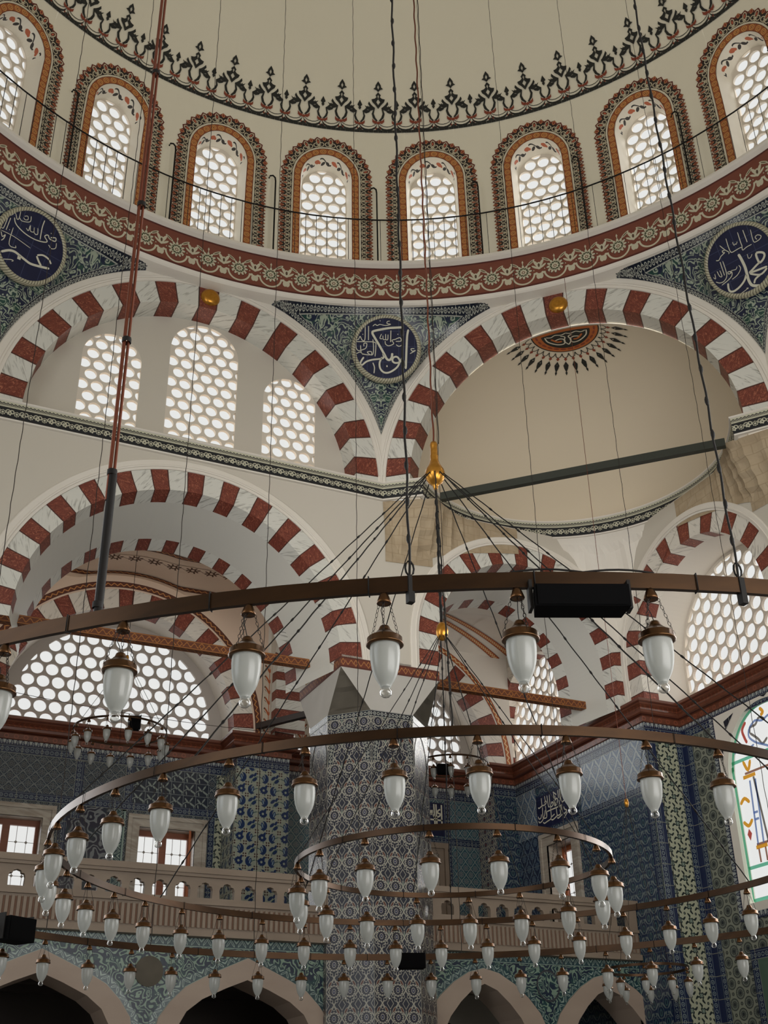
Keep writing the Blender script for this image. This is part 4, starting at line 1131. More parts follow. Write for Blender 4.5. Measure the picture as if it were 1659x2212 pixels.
for az, key, lb, dz, daz in ((22.5, 'c', 'dark blue calligraphy roundel between the two striped arches', 12.08, 22.7), (67.5, 'r', 'dark blue calligraphy roundel at the right edge beside the striped arch', 12.12, 68.6), (-22.5, 'l', 'dark blue calligraphy roundel at the left edge with pale reflections', 12.20, -22.9)):
    pn = struct('trim_%s' % {'c': '2', 'r': '3', 'l': '4'}[key], 'tiled spandrel of scrolling leaves around the %s' % {'c': 'middle roundel', 'r': 'right roundel', 'l': 'left roundel'}[key], 'tiling')
    mb = MB(); dls = [-14.4+28.8*i/48 for i in range(49)]
    P, UV = [], []
    for dl in dls:
        zb = min(pend_zb(dl), PZT-0.001); row, ru = [], []
        for j in range(13):
            z = zb+(PZT-zb)*j/12; row.append(pend(az, dl, z)[0]); ru.append((radians(abs(dl))*7.6, z))
        P.append(row); UV.append(ru)
    mb.grid(P, UV); build(mb, 'scroll_tiles', m_tpend, pn)
    # border bands
    mb = MB(); P, UV = [], []; acc = 0; last = None
    for i in range(97):
        dl = -14.4+28.8*i/96; z0 = pend_zb(dl); z1 = pend_zb(dl, 3.27)+0.0
        s_ = A0*math.tan(radians(22.5-abs(dl))); R2_ = 3.38
        z1 = CZU+sqrt(max(R2_**2-s_*s_, 0)) if s_ < 3.0 else z0+0.22
        a_ = pend(az, dl, min(z0, PZT), 0.006)[0]; b_ = pend(az, dl, min(z1, PZT), 0.006)[0]
        if last: acc += (Vector(a_)-Vector(last)).length
        last = a_; P.append([a_, b_]); UV.append([(acc, 0.0), (acc, 0.09)])
    mb.grid(P, UV); build(mb, 'tile_border', m_bdark, pn)
    mb = MB()
    P = [[pend(az, -14.3+28.6*i/60, max(PZT-0.12, min(pend_zb(-14.3+28.6*i/60), PZT)), 0.008)[0], pend(az, -14.3+28.6*i/60, PZT, 0.008)[0]] for i in range(61)]
    mb.grid(P, [[(radians(28.6*i/60)*7.4, 0), (radians(28.6*i/60)*7.4, 0.09)] for i in range(61)]); build(mb, 'tile_border', m_bdark, pn)
    # roundel
    G = disc_frame(daz, 7.62, dz)
    rd = empty('calligraphy_roundel', (0, 0, 0)); thing(rd, lb, 'roundel', None)
    cx, cy = (0.06, -0.03) if key == 'c' else (0.0, -0.02)
    mb = MB(); R_ = 0.53
    for k in range(48): 
        p = [(cx+R_*cos(2*pi*i/48), cy+R_*sin(2*pi*i/48)) for i in (k, k+1)]
        mb.add([G(cx, cy, -0.03), G(*p[0], -0.03), G(*p[1], -0.03)], [(cx, cy), p[0], p[1]])
    build(mb, 'navy_field', m_tins, rd)
    mb = MB(); 
    mb.grid([[G(cx+r*cos(2*pi*k/64), cy+r*sin(2*pi*k/64), d) for r, d in ((0.525, -0.032), (0.53, -0.045), (0.58, -0.045), (0.60, 0.05))] for k in range(65)], [[(k/64*3.4, v) for v in (0, 0.01, 0.05, 0.09)] for k in range(65)])
    build(mb, 'rope_rim', m_rope, rd)
    mb = MB()
    for pts, w in CALLI[key]: ribbon(mb, [(x, y) for x, y in pts], w, lambda a, b: G(a, b, -0.036))
    build(mb, 'letters', m_letter, rd)

# black and white painted band at the springing of the upper arches
def offset_path(path, off):
    out = []
    for i, p in enumerate(path):
        d0 = (Vector(p)-Vector(path[i-1])).normalized() if i else None
        d1 = (Vector(path[i+1])-Vector(p)).normalized() if i < len(path)-1 else None
        if d0 is None: d0 = d1
        if d1 is None: d1 = d0
        n0, n1 = Vector((d0.y, -d0.x)), Vector((d1.y, -d1.x)); m_ = (n0+n1)
        m_ = m_/max(m_.length_squared, 1e-6)*2
        if m_.length > 2.2: m_ = m_.normalized()*2.2
        out.append((p[0]+m_.x*off, p[1]+m_.y*off))
    return out
def sweep(name, path, prof, mat, parent, vbase=0.0, smooth=False):
    """path runs with the room on its right hand side; prof list of (towards the room, z)"""
    acc = [0]
    for p, q in zip(path[:-1], path[1:]): acc.append(acc[-1]+hypot(q[0]-p[0], q[1]-p[1]))
    offs = {o_: offset_path(path, o_) for o_, z in prof}
    mb_ = MB()
    P = [[(offs[o_][i][0], offs[o_][i][1], z) for o_, z in prof] for i in range(len(path))]
    UV = [[(acc[i], z-vbase) for o_, z in prof] for i in range(len(path))]
    mb_.grid(P, UV, smooth=smooth); return build(mb_, name, mat, parent)
tb = struct('trim_5', 'black and white flowered band running along the left wall and curving under the half dome', 'cornice')
half = [(5.374+2.52*(S2*cos(a)+S2*sin(a)), 5.374+2.52*(S2*cos(a)-S2*sin(a))) for a in [radians(-88+176*i/40) for i in range(41)]]
path = [(-HS-1.8*S2-0.5, A0-1.8*S2-0.5), (-HS, A0), (HS, A0)]+half+[(A0, HS), (A0, -3.0)]
sweep('painted_band', path, [(0.06, 9.41), (0.07, 9.68)], m_bwband, tb, 9.41)
sweep('band_edges', path, [(0.0, 9.39), (0.05, 9.39), (0.06, 9.41)], m_white, tb)
sweep('band_top', path, [(0.07, 9.68), (0.09, 9.69), (0.09, 9.71), (-0.5, 9.71)], m_white, tb)

# muqarnas corbels beside the vertices and the shell over the corner
for flip in (False, True):
    W_ = (lambda x, y, z: (y, x, z)) if flip else (lambda x, y, z: (x, y, z))
    mq = struct('trim_%d' % (7 if flip else 6), 'tan stone muqarnas corbel painted under the curved band, %s' % ('right end' if flip else 'beside the tiled pier'), 'corbel')
    top = [(HS, A0), (3.55, 7.37), (3.92, 7.16), (4.15, 7.33), (4.45, 7.50), (4.8, 7.62), (5.2, 7.70), (5.7, 7.72)]
    N = 56
    def tp(t):
        i = min(int(t*(len(top)-1)), len(top)-2); f = t*(len(top)-1)-i; return (top[i][0]+(top[i+1][0]-top[i][0])*f, top[i][1]+(top[i+1][1]-top[i][1])*f)
    mb = MB(); P, UV = [], []
    for i in range(N+1):
        t = i/N; x, y = tp(t)
        zb = 8.95 if t < 0.05 else (8.38+0.55*max(0, (t-0.2)/0.8)**0.8 if t > 0.15 else 8.38)
        xw = x if t > 0.28 else HS+0.02+(x-HS)*0.95
        row, ru = [], []
        for j in range(13):
            s = j/12; st = (floor(s*4)+min((s*4-floor(s*4))*2.2, 1.0))/4
            st = min(st, 1.0)
            yy = min(y, A0-0.01)+(A0-0.012-min(y, A0-0.01))*st
            cellw = (i % 6)/6.0; sc_ = 0.035*sin(pi*cellw)*(1 if 0.05 < s < 0.95 else 0)
            row.append(W_(x+(xw-x)*s, min(yy+sc_, A0-0.006), 9.40+(zb-9.40)*s)); ru.append((x, 9.4+(zb-9.4)*s))
        P.append(row); UV.append(ru)
    mb.grid(P, UV, smooth=False); build(mb, 'stalactite_cells', m_muq, mq)
    mb = MB(); pl = [(HS+0.03, 8.30), (4.03, 8.36), (4.03, 9.42), (HS+0.03, 9.42)]
    mb.add([W_(x, A0-0.008, z) for x, z in pl], pl); build(mb, 'painted_block', m_muq, mq)
mb = MB(); P, UV = [], []
for i in range(65):
    al = radians(-62+124*i/64)
    c_, s_ = cos(al), sin(al); dx, dy = S2*(c_+s_), S2*(c_-s_)
    tx, ty = 5.374+2.50*dx, 5.374+2.50*dy
    k = min((A0-0.01-5.374)/max(dx, 1e-6) if dx > 0 else 99, (A0-0.01-5.374)/max(dy, 1e-6) if dy > 0 else 99)
    bx, by = 5.374+k*dx, 5.374+k*dy
    zb = 7.45+1.80*(min(abs(degrees(al))/48.0, 1.0))**0.75
    row, ru = [], []
    for j in range(15):
        s = j/14; bulge = 0.12*sin(pi*s); sc_ = 0.05*abs(sin(i*pi/4))*(1 if 0.12 < s < 0.5 and abs(degrees(al)) < 46 else 0)
        row.append((tx+(bx-tx)*s+dx*(bulge+sc_), ty+(by-ty)*s+dy*(bulge+sc_), 9.40+(zb-9.40)*s**0.9)); ru.append((i*0.1, s))
    P.append(row)
mb.grid(P, None, smooth=False); build(mb, 'corner_shell', m_white, wd)

# corner walls of the half dome bay with their arches
CA, ZA = 5.75, 7.05
F = VF(A0)
mb = MB(); RO, RI = 2.03, 1.68
t_end = math.acos(min((A0-CA)/RO, 1)); n = 40
o = [(HS, 6.40), (CA-RO, 6.40)]+[(CA+RO*cos(pi-(pi-t_end)*k/n), ZA+RO*sin(pi-(pi-t_end)*k/n)) for k in range(n+1)]+[(A0, 9.42), (HS, 9.42)]
plate(mb, o, [], F); build(mb, 'plaster_face', m_plaster, wd)
striped_arch(wd, 'deep_striped_arch', F, CA, ZA, 6.40, RI, RO, 1.40, 16.4, m_arch_deep, phase=0.0, r_back=1.45)
moulding(wd, F, CA, ZA, 6.42, RO, 2.17, lift=0.04)
CB_, ZBb, ROB, RIB = 5.60, 7.08, 1.88, 1.54
F = UF(A0)
mb = MB()
o = [(HS, 6.40), (CB_-ROB, 6.40)]+[(CB_-ROB*cos(pi*k/40), ZBb+ROB*sin(pi*k/40)) for k in range(41)]+[(CB_+ROB, 6.40), (7.62, 6.40), (7.62, 9.42), (HS, 9.42)]
plate(mb, o, [], F); build(mb, 'plaster_face', m_plaster, wr)
striped_arch(wr, 'striped_window_arch', F, CB_, ZBb, 6.40, RIB, ROB, 0.95, 18.5, m_arch_win)
moulding(wr, F, CB_, ZBb, 6.42, ROB, 2.02, lift=0.04)
lattice_window(UF(8.52), CB_, ZBb, 6.44, 1.56, 0.262, 0.116, 'large arched lattice window of round panes at the right edge, above the stained glass', frame=0.07, vert=True, thick=0.05)
# gallery part of the right wall with the second window
F = UF(A0); C2, Z2 = 10.40, 7.15
mb = MB()
te2 = math.acos(-(11.3-C2)/1.58); o = [(7.62, 6.40), (C2-1.58, 6.40)]+[(C2-1.58*cos(te2*k/40), Z2+1.58*sin(te2*k/40)) for k in range(41)]+[(11.3, 9.6), (7.62, 9.6)]
plate(mb, o, [], F); build(mb, 'gallery_plaster', m_plaster, wr)
striped_arch(wr, 'striped_window_arch', F, C2, Z2, 6.40, 1.27, 1.58, 0.30, 22.0, m_arch_win)
lattice_window(UF(7.88), C2, Z2, 6.44, 1.30, 0.25, 0.110, 'narrow arched lattice window of round panes in the far corner above blue tiles', frame=0.03, vert=True)

# ------------------------------------------------------------------ outer gallery wall
wb = struct('wall_back', 'outer wall of the gallery with large lattice windows over dark blue tiles')
VP, VN = 11.3, 11.95
NI = [(-2.06, 2.06), (3.02, 7.12)]
F = VF(VP)
for (a, b), cx in zip(NI, (0.0, 5.07)):
    ro, ri, zc = 2.34, 1.98, 6.46
    lo, hi = (-3.2, 2.56) if cx == 0 else (2.56, 7.6)
    mb = MB()
    te = 0.0 if cx+ro < hi else math.acos((hi-cx)/ro)
    ts = 0.0 if cx-ro > lo else math.acos((cx-lo)/ro)
    arc = [(cx-ro*cos(ts+(pi-ts-te)*k/44), zc+ro*sin(ts+(pi-ts-te)*k/44)) for k in range(45)]
    o = ([(lo, 6.40), (cx-ro, 6.40)] if ts == 0 else [])+arc+([(cx+ro, 6.40), (hi, 6.40)] if te == 0 else [])+[(hi, 9.9), (lo, 9.9)]
    plate(mb, o, [], F); build(mb, 'plaster_face', m_vaultpaint if cx == 0 else m_white, wb)
    striped_arch(wb, 'striped_window_arch', F, cx, zc, 6.40, ri, ro, 0.65, 14.4, m_arch_win, phase=0.17 if cx == 0 else 0.3)
    arch_ring(wb, 'zigzag_border', F, cx, zc, 6.42, [(2.37, -0.006, 0.0), (2.48, -0.006, 0.11)], 2.42, 1.0, m_zig if cx == 0 else m_zigo)
lattice_window(VF(VN), 0.0, 6.62, 6.44, 2.06, 0.255, 0.109, 'wide half round lattice window of round panes at the far left behind the tie beam', lmat=m_latshade, frame=0.32, thick=0.05, rise=0.98)
lattice_window(VF(VN), 5.07, 6.62, 6.44, 2.06, 0.255, 0.109, 'half round lattice window seen just right of the tiled pier', lmat=m_latshade, frame=0.25, thick=0.05, rise=0.98)
# flower stems on the plaster piers
panel(wb, 'painted_stem', F, 2.60-0.13, 2.60+0.13, 6.42, 8.0, m_stem, d=-0.008, uvo=(2.60, 6.42))
panel(wb, 'painted_stem', F, 3.25-0.13, 3.25+0.13, 6.42, 7.6, m_stem, d=-0.008, uvo=(3.25, 6.42))

# lower tiled part
gpath = [(-3.4, VP), (-2.06, VP), (-2.06, VN), (2.06, VN), (2.06, VP), (3.02, VP), (3.02, VN), (7.12, VN), (7.12, VP), (A0, VP), (A0, 7.25), (8.35, 7.25), (8.35, 2.0)]
co = struct('trim_8', 'crimson painted stone cornice over the blue tiles', 'cornice')
sweep('crimson_moulding', gpath, [(0.0, 6.09), (0.03, 6.10), (0.03, 6.19), (0.06, 6.20), (0.10, 6.23), (0.115, 6.27), (0.10, 6.31), (0.075, 6.33), (0.12, 6.36), (0.155, 6.41), (0.155, 6.45), (0.0, 6.46), (-0.7, 6.46)], m_cornice, co, 6.09)
def wallseg(parent, F, a0, a1, z0=2.4, z1=6.1): panel(parent, 'wall_core', F, a0, a1, z0, z1, m_tgeo, d=0.0)
for i, (p, q) in enumerate(zip(gpath[:-1], gpath[1:])):
    par = wb if i < 9 else wr
    d = (q[0]-p[0], q[1]-p[1]); L = hypot(*d); ux_, uy_ = d[0]/L, d[1]/L
    G = lambda a, b, dd=0.0, p=p, ux_=ux_, uy_=uy_: (p[0]+ux_*a-uy_*dd, p[1]+uy_*a+ux_*dd, b)
    mats = {0: m_tgeo, 1: m_ttulip, 2: m_tgeo, 3: m_ttulip, 4: m_ttulip, 5: m_tcross, 6: m_ttrel_t, 7: m_tcross, 8: m_tpalm, 9: m_tpalm, 10: m_tstar, 11: m_tround}
    zlo = -1.6 if i >= 9 else 2.4
    hl = {2: [rect(-2.2+2.2, -0.76+2.06-0.2, 3.1, 4.86), rect(0.42+2.06+0.2, 1.78+2.06-0.2, 3.1, 4.86)], 9: [rect(11.3-10.34, 11.3-9.58, 3.12, 4.76)], 11: [rect(7.25-6.4, 7.25-4.3, 3.05, 5.95)]}.get(i, [])
    mb = MB(); plate(mb, rect(0, L, zlo, 6.1), hl, G, 0.0, None, uvo=(0, zlo))
    build(mb, 'tile_field', mats[i], par)
    mb = MB(); mb.add([G(0, 6.005, -0.006), G(L, 6.005, -0.006), G(L, 6.09, -0.006), G(0, 6.09, -0.006)], [(0, 0.085), (L, 0.085), (L, 0.0), (0, 0.0)])
    mb2 = MB(); mb2.add([G(0, 6.0, -0.006), G(L, 6.0, -0.006), G(L, 6.09, -0.006), G(0, 6.09, -0.006)], [(0, 0), (L, 0), (L, 0.088), (0, 0.088)])
    build(mb2, 'crest_fringe', m_fringe, par)
    mb = MB(); mb.add([G(0, 5.87, -0.005), G(L, 5.87, -0.005), G(L, 6.0, -0.005), G(0, 6.0, -0.005)], [(0, 0), (L, 0), (L, 0.12), (0, 0.12)])
    build(mb, 'tile_border', m_bblue, par)
F = VF(VN)
# left niche: panels
panel(wb, 'tile_panel', F, -0.36, 0.32, 5.28, 5.87, m_tgeo)
panel(wb, 'tile_border', F, -0.52, -0.38, 4.9, 5.87, m_bblue, d=-0.008, vert=True)
panel(wb, 'tile_border', F, 0.32, 0.46, 5.10, 5.87, m_bblue, d=-0.008, vert=True)
panel(wb, 'tile_panel', F, 0.46, 1.80, 5.24, 5.87, m_tleaf)
panel(wb, 'tile_border', F, -2.06, 2.06, 5.12, 5.25, m_bblue, d=-0.010)
panel(wb, 'tile_border', F, 1.80, 1.92, 2.6, 5.12, m_bblue, d=-0.010, vert=True)
panel(wb, 'tile_border', F, 1.92, 2.05, 2.6, 5.87, m_tstar, d=-0.008, vert=True)
panel(wb, 'tile_border', F, -0.72, -0.58, 2.6, 5.12, m_bblue, d=-0.010, vert=True)
panel(wb, 'tile_panel', F, -0.58, 0.22, 2.6, 5.12, m_tarab, d=-0.006)
panel(wb, 'tile_border', F, 0.22, 0.38, 2.6, 5.12, m_tleafb, d=-0.008, vert=True)
# right bay
panel(wb, 'tile_panel', F, 6.50, 7.10, 2.6, 5.02, m_ttrel_t)
panel(wb, 'tile_border', F, 6.0, 7.12, 5.02, 5.16, m_bblue, d=-0.008)
panel(wb, 'tile_border', F, 6.40, 6.52, 2.6, 5.87, m_bblue, d=-0.010, vert=True)
ins = empty('inscription_panel', (0, 0, 0)); thing(ins, 'small dark blue inscription panel beside the tiled pier above a marble frame', 'inscription', None)
panel(ins, 'navy_field', F, 5.3, 6.39, 5.18, 5.80, m_tins, d=-0.014)
mb = MB()
for s_ in INS_B: ribbon(mb, s_, 0.030, lambda a, b: F(a, b, -0.018))
build(mb, 'letters', m_letter, ins)
F = UF(A0)
panel(wr, 'tile_panel', F, 7.27, 9.2, 5.10, 5.87, m_ttrel_l, d=-0.004)
panel(wr, 'tile_border', F, 7.27, 9.3, 5.0, 5.10, m_bblue, d=-0.006)
panel(wr, 'tile_panel', F, 10.62, 11.3, 5.02, 5.87, m_ttrel_l, d=-0.004)
panel(wr, 'tile_panel', F, 10.62, 11.3, 2.6, 5.02, m_ttrel_d, d=-0.004)
panel(wr, 'tile_border', F, 7.26, 7.42, -1.6, 5.0, m_bblue, d=-0.008, vert=True)
panel(wr, 'tile_border', F, 9.30, 10.62, 4.96, 5.05, m_bblue, d=-0.012)
panel(wr, 'tile_panel', F, 7.42, 9.28, 2.6, 5.0, m_tpalm, d=-0.004)
ins = empty('inscription_panel', (0, 0, 0)); thing(ins, 'wide dark blue inscription panel on the right wall above the marble framed opening', 'inscription', None)
panel(ins, 'navy_field', F, 9.30, 10.60, 5.08, 5.68, m_tins, d=-0.010)
mb = MB()
for s_ in INS_R: ribbon(mb, s_, 0.022, lambda a, b: F(a, b, -0.014))
build(mb, 'letters', m_letter, ins)
# pier return face (towards the viewer) and niche wall borders
F = VF(7.25)
panel(wr, 'tile_border', F, 7.60, 7.78, -1.6, 5.87, m_bblue, d=-0.006, vert=True)
panel(wr, 'tile_border', F, 8.20, 8.35, -1.6, 5.87, m_bblue, d=-0.006, vert=True)
F = UF(8.35)
panel(wr, 'tile_border', F, 7.02, 7.25, -1.6, 6.0, m_bblue, d=-0.006, vert=True)
panel(wr, 'tile_border', F, 6.44, 6.54, 3.0, 6.06, m_fringe, d=-0.008, vert=True)
panel(wr, 'tile_border', F, 2.5, 6.54, 6.0, 6.085, m_fringe, d=-0.010)
panel(wr, 'tile_border', F, 2.5, 6.54, 2.90, 3.0, m_fringe, d=-0.010)
panel(wr, 'tile_border', F, 6.30, 6.44, 0.0, 2.36, m_bblue, d=-0.008, vert=True)
panel(wr, 'tile_border', F, 2.5, 6.44, 2.36, 2.50, m_bblue, d=-0.009)
panel(wr, 'green_inscription_ground', F, 2.5, 6.30, 0.0, 2.36, m_green, d=-0.007)

# ------------------------------------------------------------------ stained glass window in the niche
WN[0] += 1
sg = struct('window_%d' % WN[0], 'pointed stained glass window with green, blue and gold leading at the right edge', 'window')
F = UF(8.35)
gc, gz, gr = 5.35, 5.0, 0.93
def pointed(r, z0, rise=1.02, n=16):
    pts = [(gc+r, z0)]
    for k in range(n+1):
        t = (pi/2)*k/n; pts.append((gc+r*cos(t)**0.9 if k < n else gc, gz+r*rise*(sin(t)**1.12)))
    return pts+[(2*gc-p[0], p[1]) for p in pts[::-1][1:]]
mb = MB(); plate(mb, rect(4.2, 6.44, 3.0, 6.0), [pointed(gr, 3.12)], F, -0.012, 0.12)
build(mb, 'plaster_surround', m_white, sg)
mb = MB(); plate(mb, pointed(gr, 3.12), [], F, 0.08); build(mb, 'glass_pane', mat_glasspane(), sg)
Gd = lambda a, b: F(a, b, 0.055)
def lead(name, lines, w, mat):
    mb_ = MB()
    for l in lines: ribbon(mb_, l, w, Gd, 4)
    return build(mb_, name, mat, sg)
out = pointed(gr-0.03, 3.15)
lead('green_border', [out, [(4.45, 3.62), (6.25, 3.62)], [(4.45, 5.2), (6.25, 5.2)], [(4.45, 3.16), (6.25, 3.16)]], 0.05, m_lgreen)
M2 = lambda l: [l, [(2*gc-x, y) for x, y in l]]
lead('blue_columns', M2([(5.92, 4.86), (5.97, 3.92)])+M2([(5.80, 4.86), (5.85, 3.92)])+M2([(5.86, 4.38), (5.96, 4.38)])+M2([(5.86, 4.28), (5.96, 4.28)])+[[(5.75, 5.62), (5.60, 5.70), (5.45, 5.66), (5.28, 5.70), (5.12, 5.66), (4.98, 5.5), (5.1, 5.36), (5.2, 5.28), (5.35, 5.22)], [(5.75, 5.62), (5.78, 5.5), (5.66, 5.38), (5.5, 5.3), (5.35, 5.22)], [(6.15, 5.33), (6.0, 5.42), (5.85, 5.33), (5.7, 5.36)]], 0.035, m_lblue)
lead('gold_fittings', M2([(6.05, 4.93), (5.78, 4.93)])+M2([(6.02, 3.88), (5.78, 3.88)])+M2([(6.2, 4.56), (6.1, 4.63), (6.0, 4.55)])+M2([(6.2, 4.3), (6.1, 4.22), (6.0, 4.30)])+M2([(6.0, 5.18), (5.92, 5.02), (5.84, 5.16)])+[[(5.46, 5.86), (5.40, 5.78), (5.46, 5.74)]], 0.055, m_lgold)
lead('brown_bars', [[(4.7, 4.98), (6.0, 4.98)], [(4.7, 3.92), (6.0, 3.92)], [(5.97, 3.86), (5.97, 3.66)], [(5.83, 3.86), (5.83, 3.66)]], 0.035, m_lbrown)
lead('red_arc', [[(5.80, 5.74), (5.90, 5.64), (5.88, 5.52), (5.84, 5.42)]], 0.05, m_lred)
lead('grey_scroll', [[(5.75, 5.55), (5.72, 5.63), (5.6, 5.64), (5.5, 5.72), (5.38, 5.66)], [(5.75, 5.55), (5.6, 5.42), (5.52, 5.32), (5.4, 5.38)], [(5.83, 4.9), (5.72, 3.6)]], 0.04, m_lgrey)
mb = MB(); mb.add([Gd(6.16, 4.1), Gd(6.11, 4.18), Gd(6.06, 4.1), Gd(6.11, 4.0)]); build(mb, 'red_lozenge', m_lred, sg)
mb = MB()
for t in ([(6.20, 5.86), (5.95, 5.93), (6.18, 5.72)], [(6.37, 5.42), (6.30, 5.46), (6.35, 5.25)], [(5.34, 6.0), (5.16, 6.0), (5.25, 5.96)]): mb.add([F(a, b, -0.02) for a, b in t])
build(mb, 'corner_tiles', m_bdark, sg)

# ------------------------------------------------------------------ painted gallery vaults
gv = struct('ceiling_gallery', 'painted gallery vault with brown zigzag and flower bands above the tie beam', 'ceiling')
def vz(u, v, uc, half_u, zs, v0=9.0, v1=11.3, zc=8.2, hz=0.82):
    vm, hv = 10.45, 1.50
    za = zc+hz*sqrt(max(1-((v-vm)/hv)**2, 0)); zb = zs+half_u*sqrt(max(1-((u-uc)/half_u)**2, 0))
    return max(za, zb)
def vault(name, u0, u1, uc, half_u, zs, mat, zc=8.2, hz=0.82):
    mb = MB(); nu, nv = 60, 36
    mb.grid([[(u0+(u1-u0)*i/nu, 9.0+2.3*j/nv, vz(u0+(u1-u0)*i/nu, 9.0+2.3*j/nv, uc, half_u, zs, zc=zc, hz=hz)) for j in range(nv+1)] for i in range(nu+1)])
    return build(mb, name, mat, gv)
vault('left_vault', -3.1, 3.1, 0.0, 2.56, 6.5, m_vaultpaint)
vault('corner_vault', 3.1, 7.6, 5.30, 2.28, 6.6, m_white, zc=7.6, hz=1.3)
def vstrip(name, v0, w, mat, u0=-3.0, u1=3.0, uc=0.0, hu=2.56, zs=6.5, lift=0.012, n=60):
    mb = MB()
    mb.grid([[(u0+(u1-u0)*i/n, v0+w*j/3, vz(u0+(u1-u0)*i/n, v0+w*j/3, uc, hu, zs)-lift) for j in range(4)] for i in range(n+1)], [[(u0+(u1-u0)*i/n, w*j/3) for j in range(4)] for i in range(n+1)])
    build(mb, name, mat, gv)
vstrip('zigzag_band', 10.06, 0.11, m_zig); vstrip('flower_band', 10.42, 0.22, m_vflow); vstrip('zigzag_band', 11.08, 0.11, m_zig); vstrip('feather_band', 9.74, 0.10, m_feath, -1.4, 1.6)
# diagonal ribs of the corner vault
mb = MB(); 
def diag(pts, w, mat, name):
    mb_ = MB(); L = 0; rows, uvr = [], []
    for i, p in enumerate(pts):
        q = pts[min(i+1, len(pts)-1)]; r_ = pts[max(i-1, 0)]
        d = Vector((q[0]-r_[0], q[1]-r_[1])).normalized(); nrm = Vector((-d.y, d.x))*w/2
        if i: L += hypot(p[0]-r_[0], p[1]-r_[1])
        a, b = (p[0]+nrm.x, p[1]+nrm.y), (p[0]-nrm.x, p[1]-nrm.y)
        rows.append([(x, y, vz(x, y, 5.30, 2.28, 6.6, zc=7.6, hz=1.3)-0.02) for x, y in (a, b)]); uvr.append([(L*1.8, 0), (L*1.8, 0.11)])
    mb_.grid(rows, uvr); build(mb_, name, mat, gv)
for off in (-0.16, 0.16):
    diag([(5.3+2.2*k/16+off*0.5, 10.15+1.1*k/16-off*0.5) for k in range(17)], 0.10, m_zigo, 'orange_zigzag')
diag([(6.4, 10.0+0.02*k) for k in range(0, 60)], 0.02, m_feath, 'feather_band')

# transverse arch between the two bays
F = lambda a, b, d=0.0: (2.62+d, a, b)
tv = struct('wall_transverse', 'striped cross arch between the gallery bays behind the tiled pier')
mb = MB(); plate(mb, [(9.0, 6.45), (9.15, 6.45)]+[(10.15-1.0*cos(pi*k/24), 7.45+1.0*sin(pi*k/24)) for k in range(25)]+[(11.15, 6.45), (11.3, 6.45), (11.3, 9.4), (9.0, 9.4)], [], F)
build(mb, 'plaster_face', m_plaster, tv)
striped_arch(tv, 'striped_voussoirs', lambda a, b, d=0.0: (2.61+d, a, b), 10.15, 7.45, 6.45, 0.80, 1.02, 0.55, 22.0, m_arch)

# ------------------------------------------------------------------ tiled octagonal pier
PC = (3.20, 8.36); PR = 0.90; AP = PR*cos(pi/8)
pier = empty('tiled_pier', (PC[0], PC[1], -1.6)); thing(pier, 'tall octagonal pier clad in blue and white medallion tiles, in the middle', 'pillar')
def pt(k, r=PR): a = radians(22.5+45*k); return (PC[0]+r*cos(a)-PC[0], PC[1]+r*sin(a)-PC[1])
mb = MB(); SW = 2*PR*sin(pi/8)
for k in range(8):
    p, q = pt(k), pt(k+1)
    mb.add([(p[0], p[1], 0), (q[0], q[1], 0), (q[0], q[1], 7.36), (p[0], p[1], 7.36)], [(0, 0), (0.69, 0), (0.69, 7.36), (0, 7.36)])
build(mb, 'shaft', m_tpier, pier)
for k in range(8):
    p, q = pt(k, PR+0.006), pt(k+1, PR+0.006)
    mb = MB(); mb.add([(p[0], p[1], 7.27), (q[0], q[1], 7.27), (q[0], q[1], 7.365), (p[0], p[1], 7.365)], [(0, 0), (0.69, 0), (0.69, 0.09), (0, 0.09)])
    build(mb, 'blue_border', m_bdark, pier)
    ang = radians(45+45*k); n_ = (cos(ang), sin(ang)); t_ = (-n_[1], n_[0])
    G = lambda a, b, d=0.0, n_=n_, t_=t_: (n_[0]*(AP+0.008-d)+t_[0]*a, n_[1]*(AP+0.008-d)+t_[1]*a, b)
    mb = MB(); prof = [(-0.335, 6.60), (-0.33, 6.75), (-0.29, 6.92), (-0.20, 7.07), (-0.09, 7.17), (0, 7.22)]
    full = prof+[(-x, z) for x, z in prof[::-1][1:]]
    rows, uvr, L = [], [], 0
    for i, (x, z) in enumerate(full):
        if i: L += hypot(x-full[i-1][0], z-full[i-1][1])
        s_ = 0.78; rows.append([G(x, z), G(x*0.76, 6.60+(z-6.60)*0.86)]); uvr.append([(L, 0.09), (L, 0.0)])
    mb.grid(rows, uvr, smooth=False); build(mb, 'arched_tile_border', m_bdark, pier)
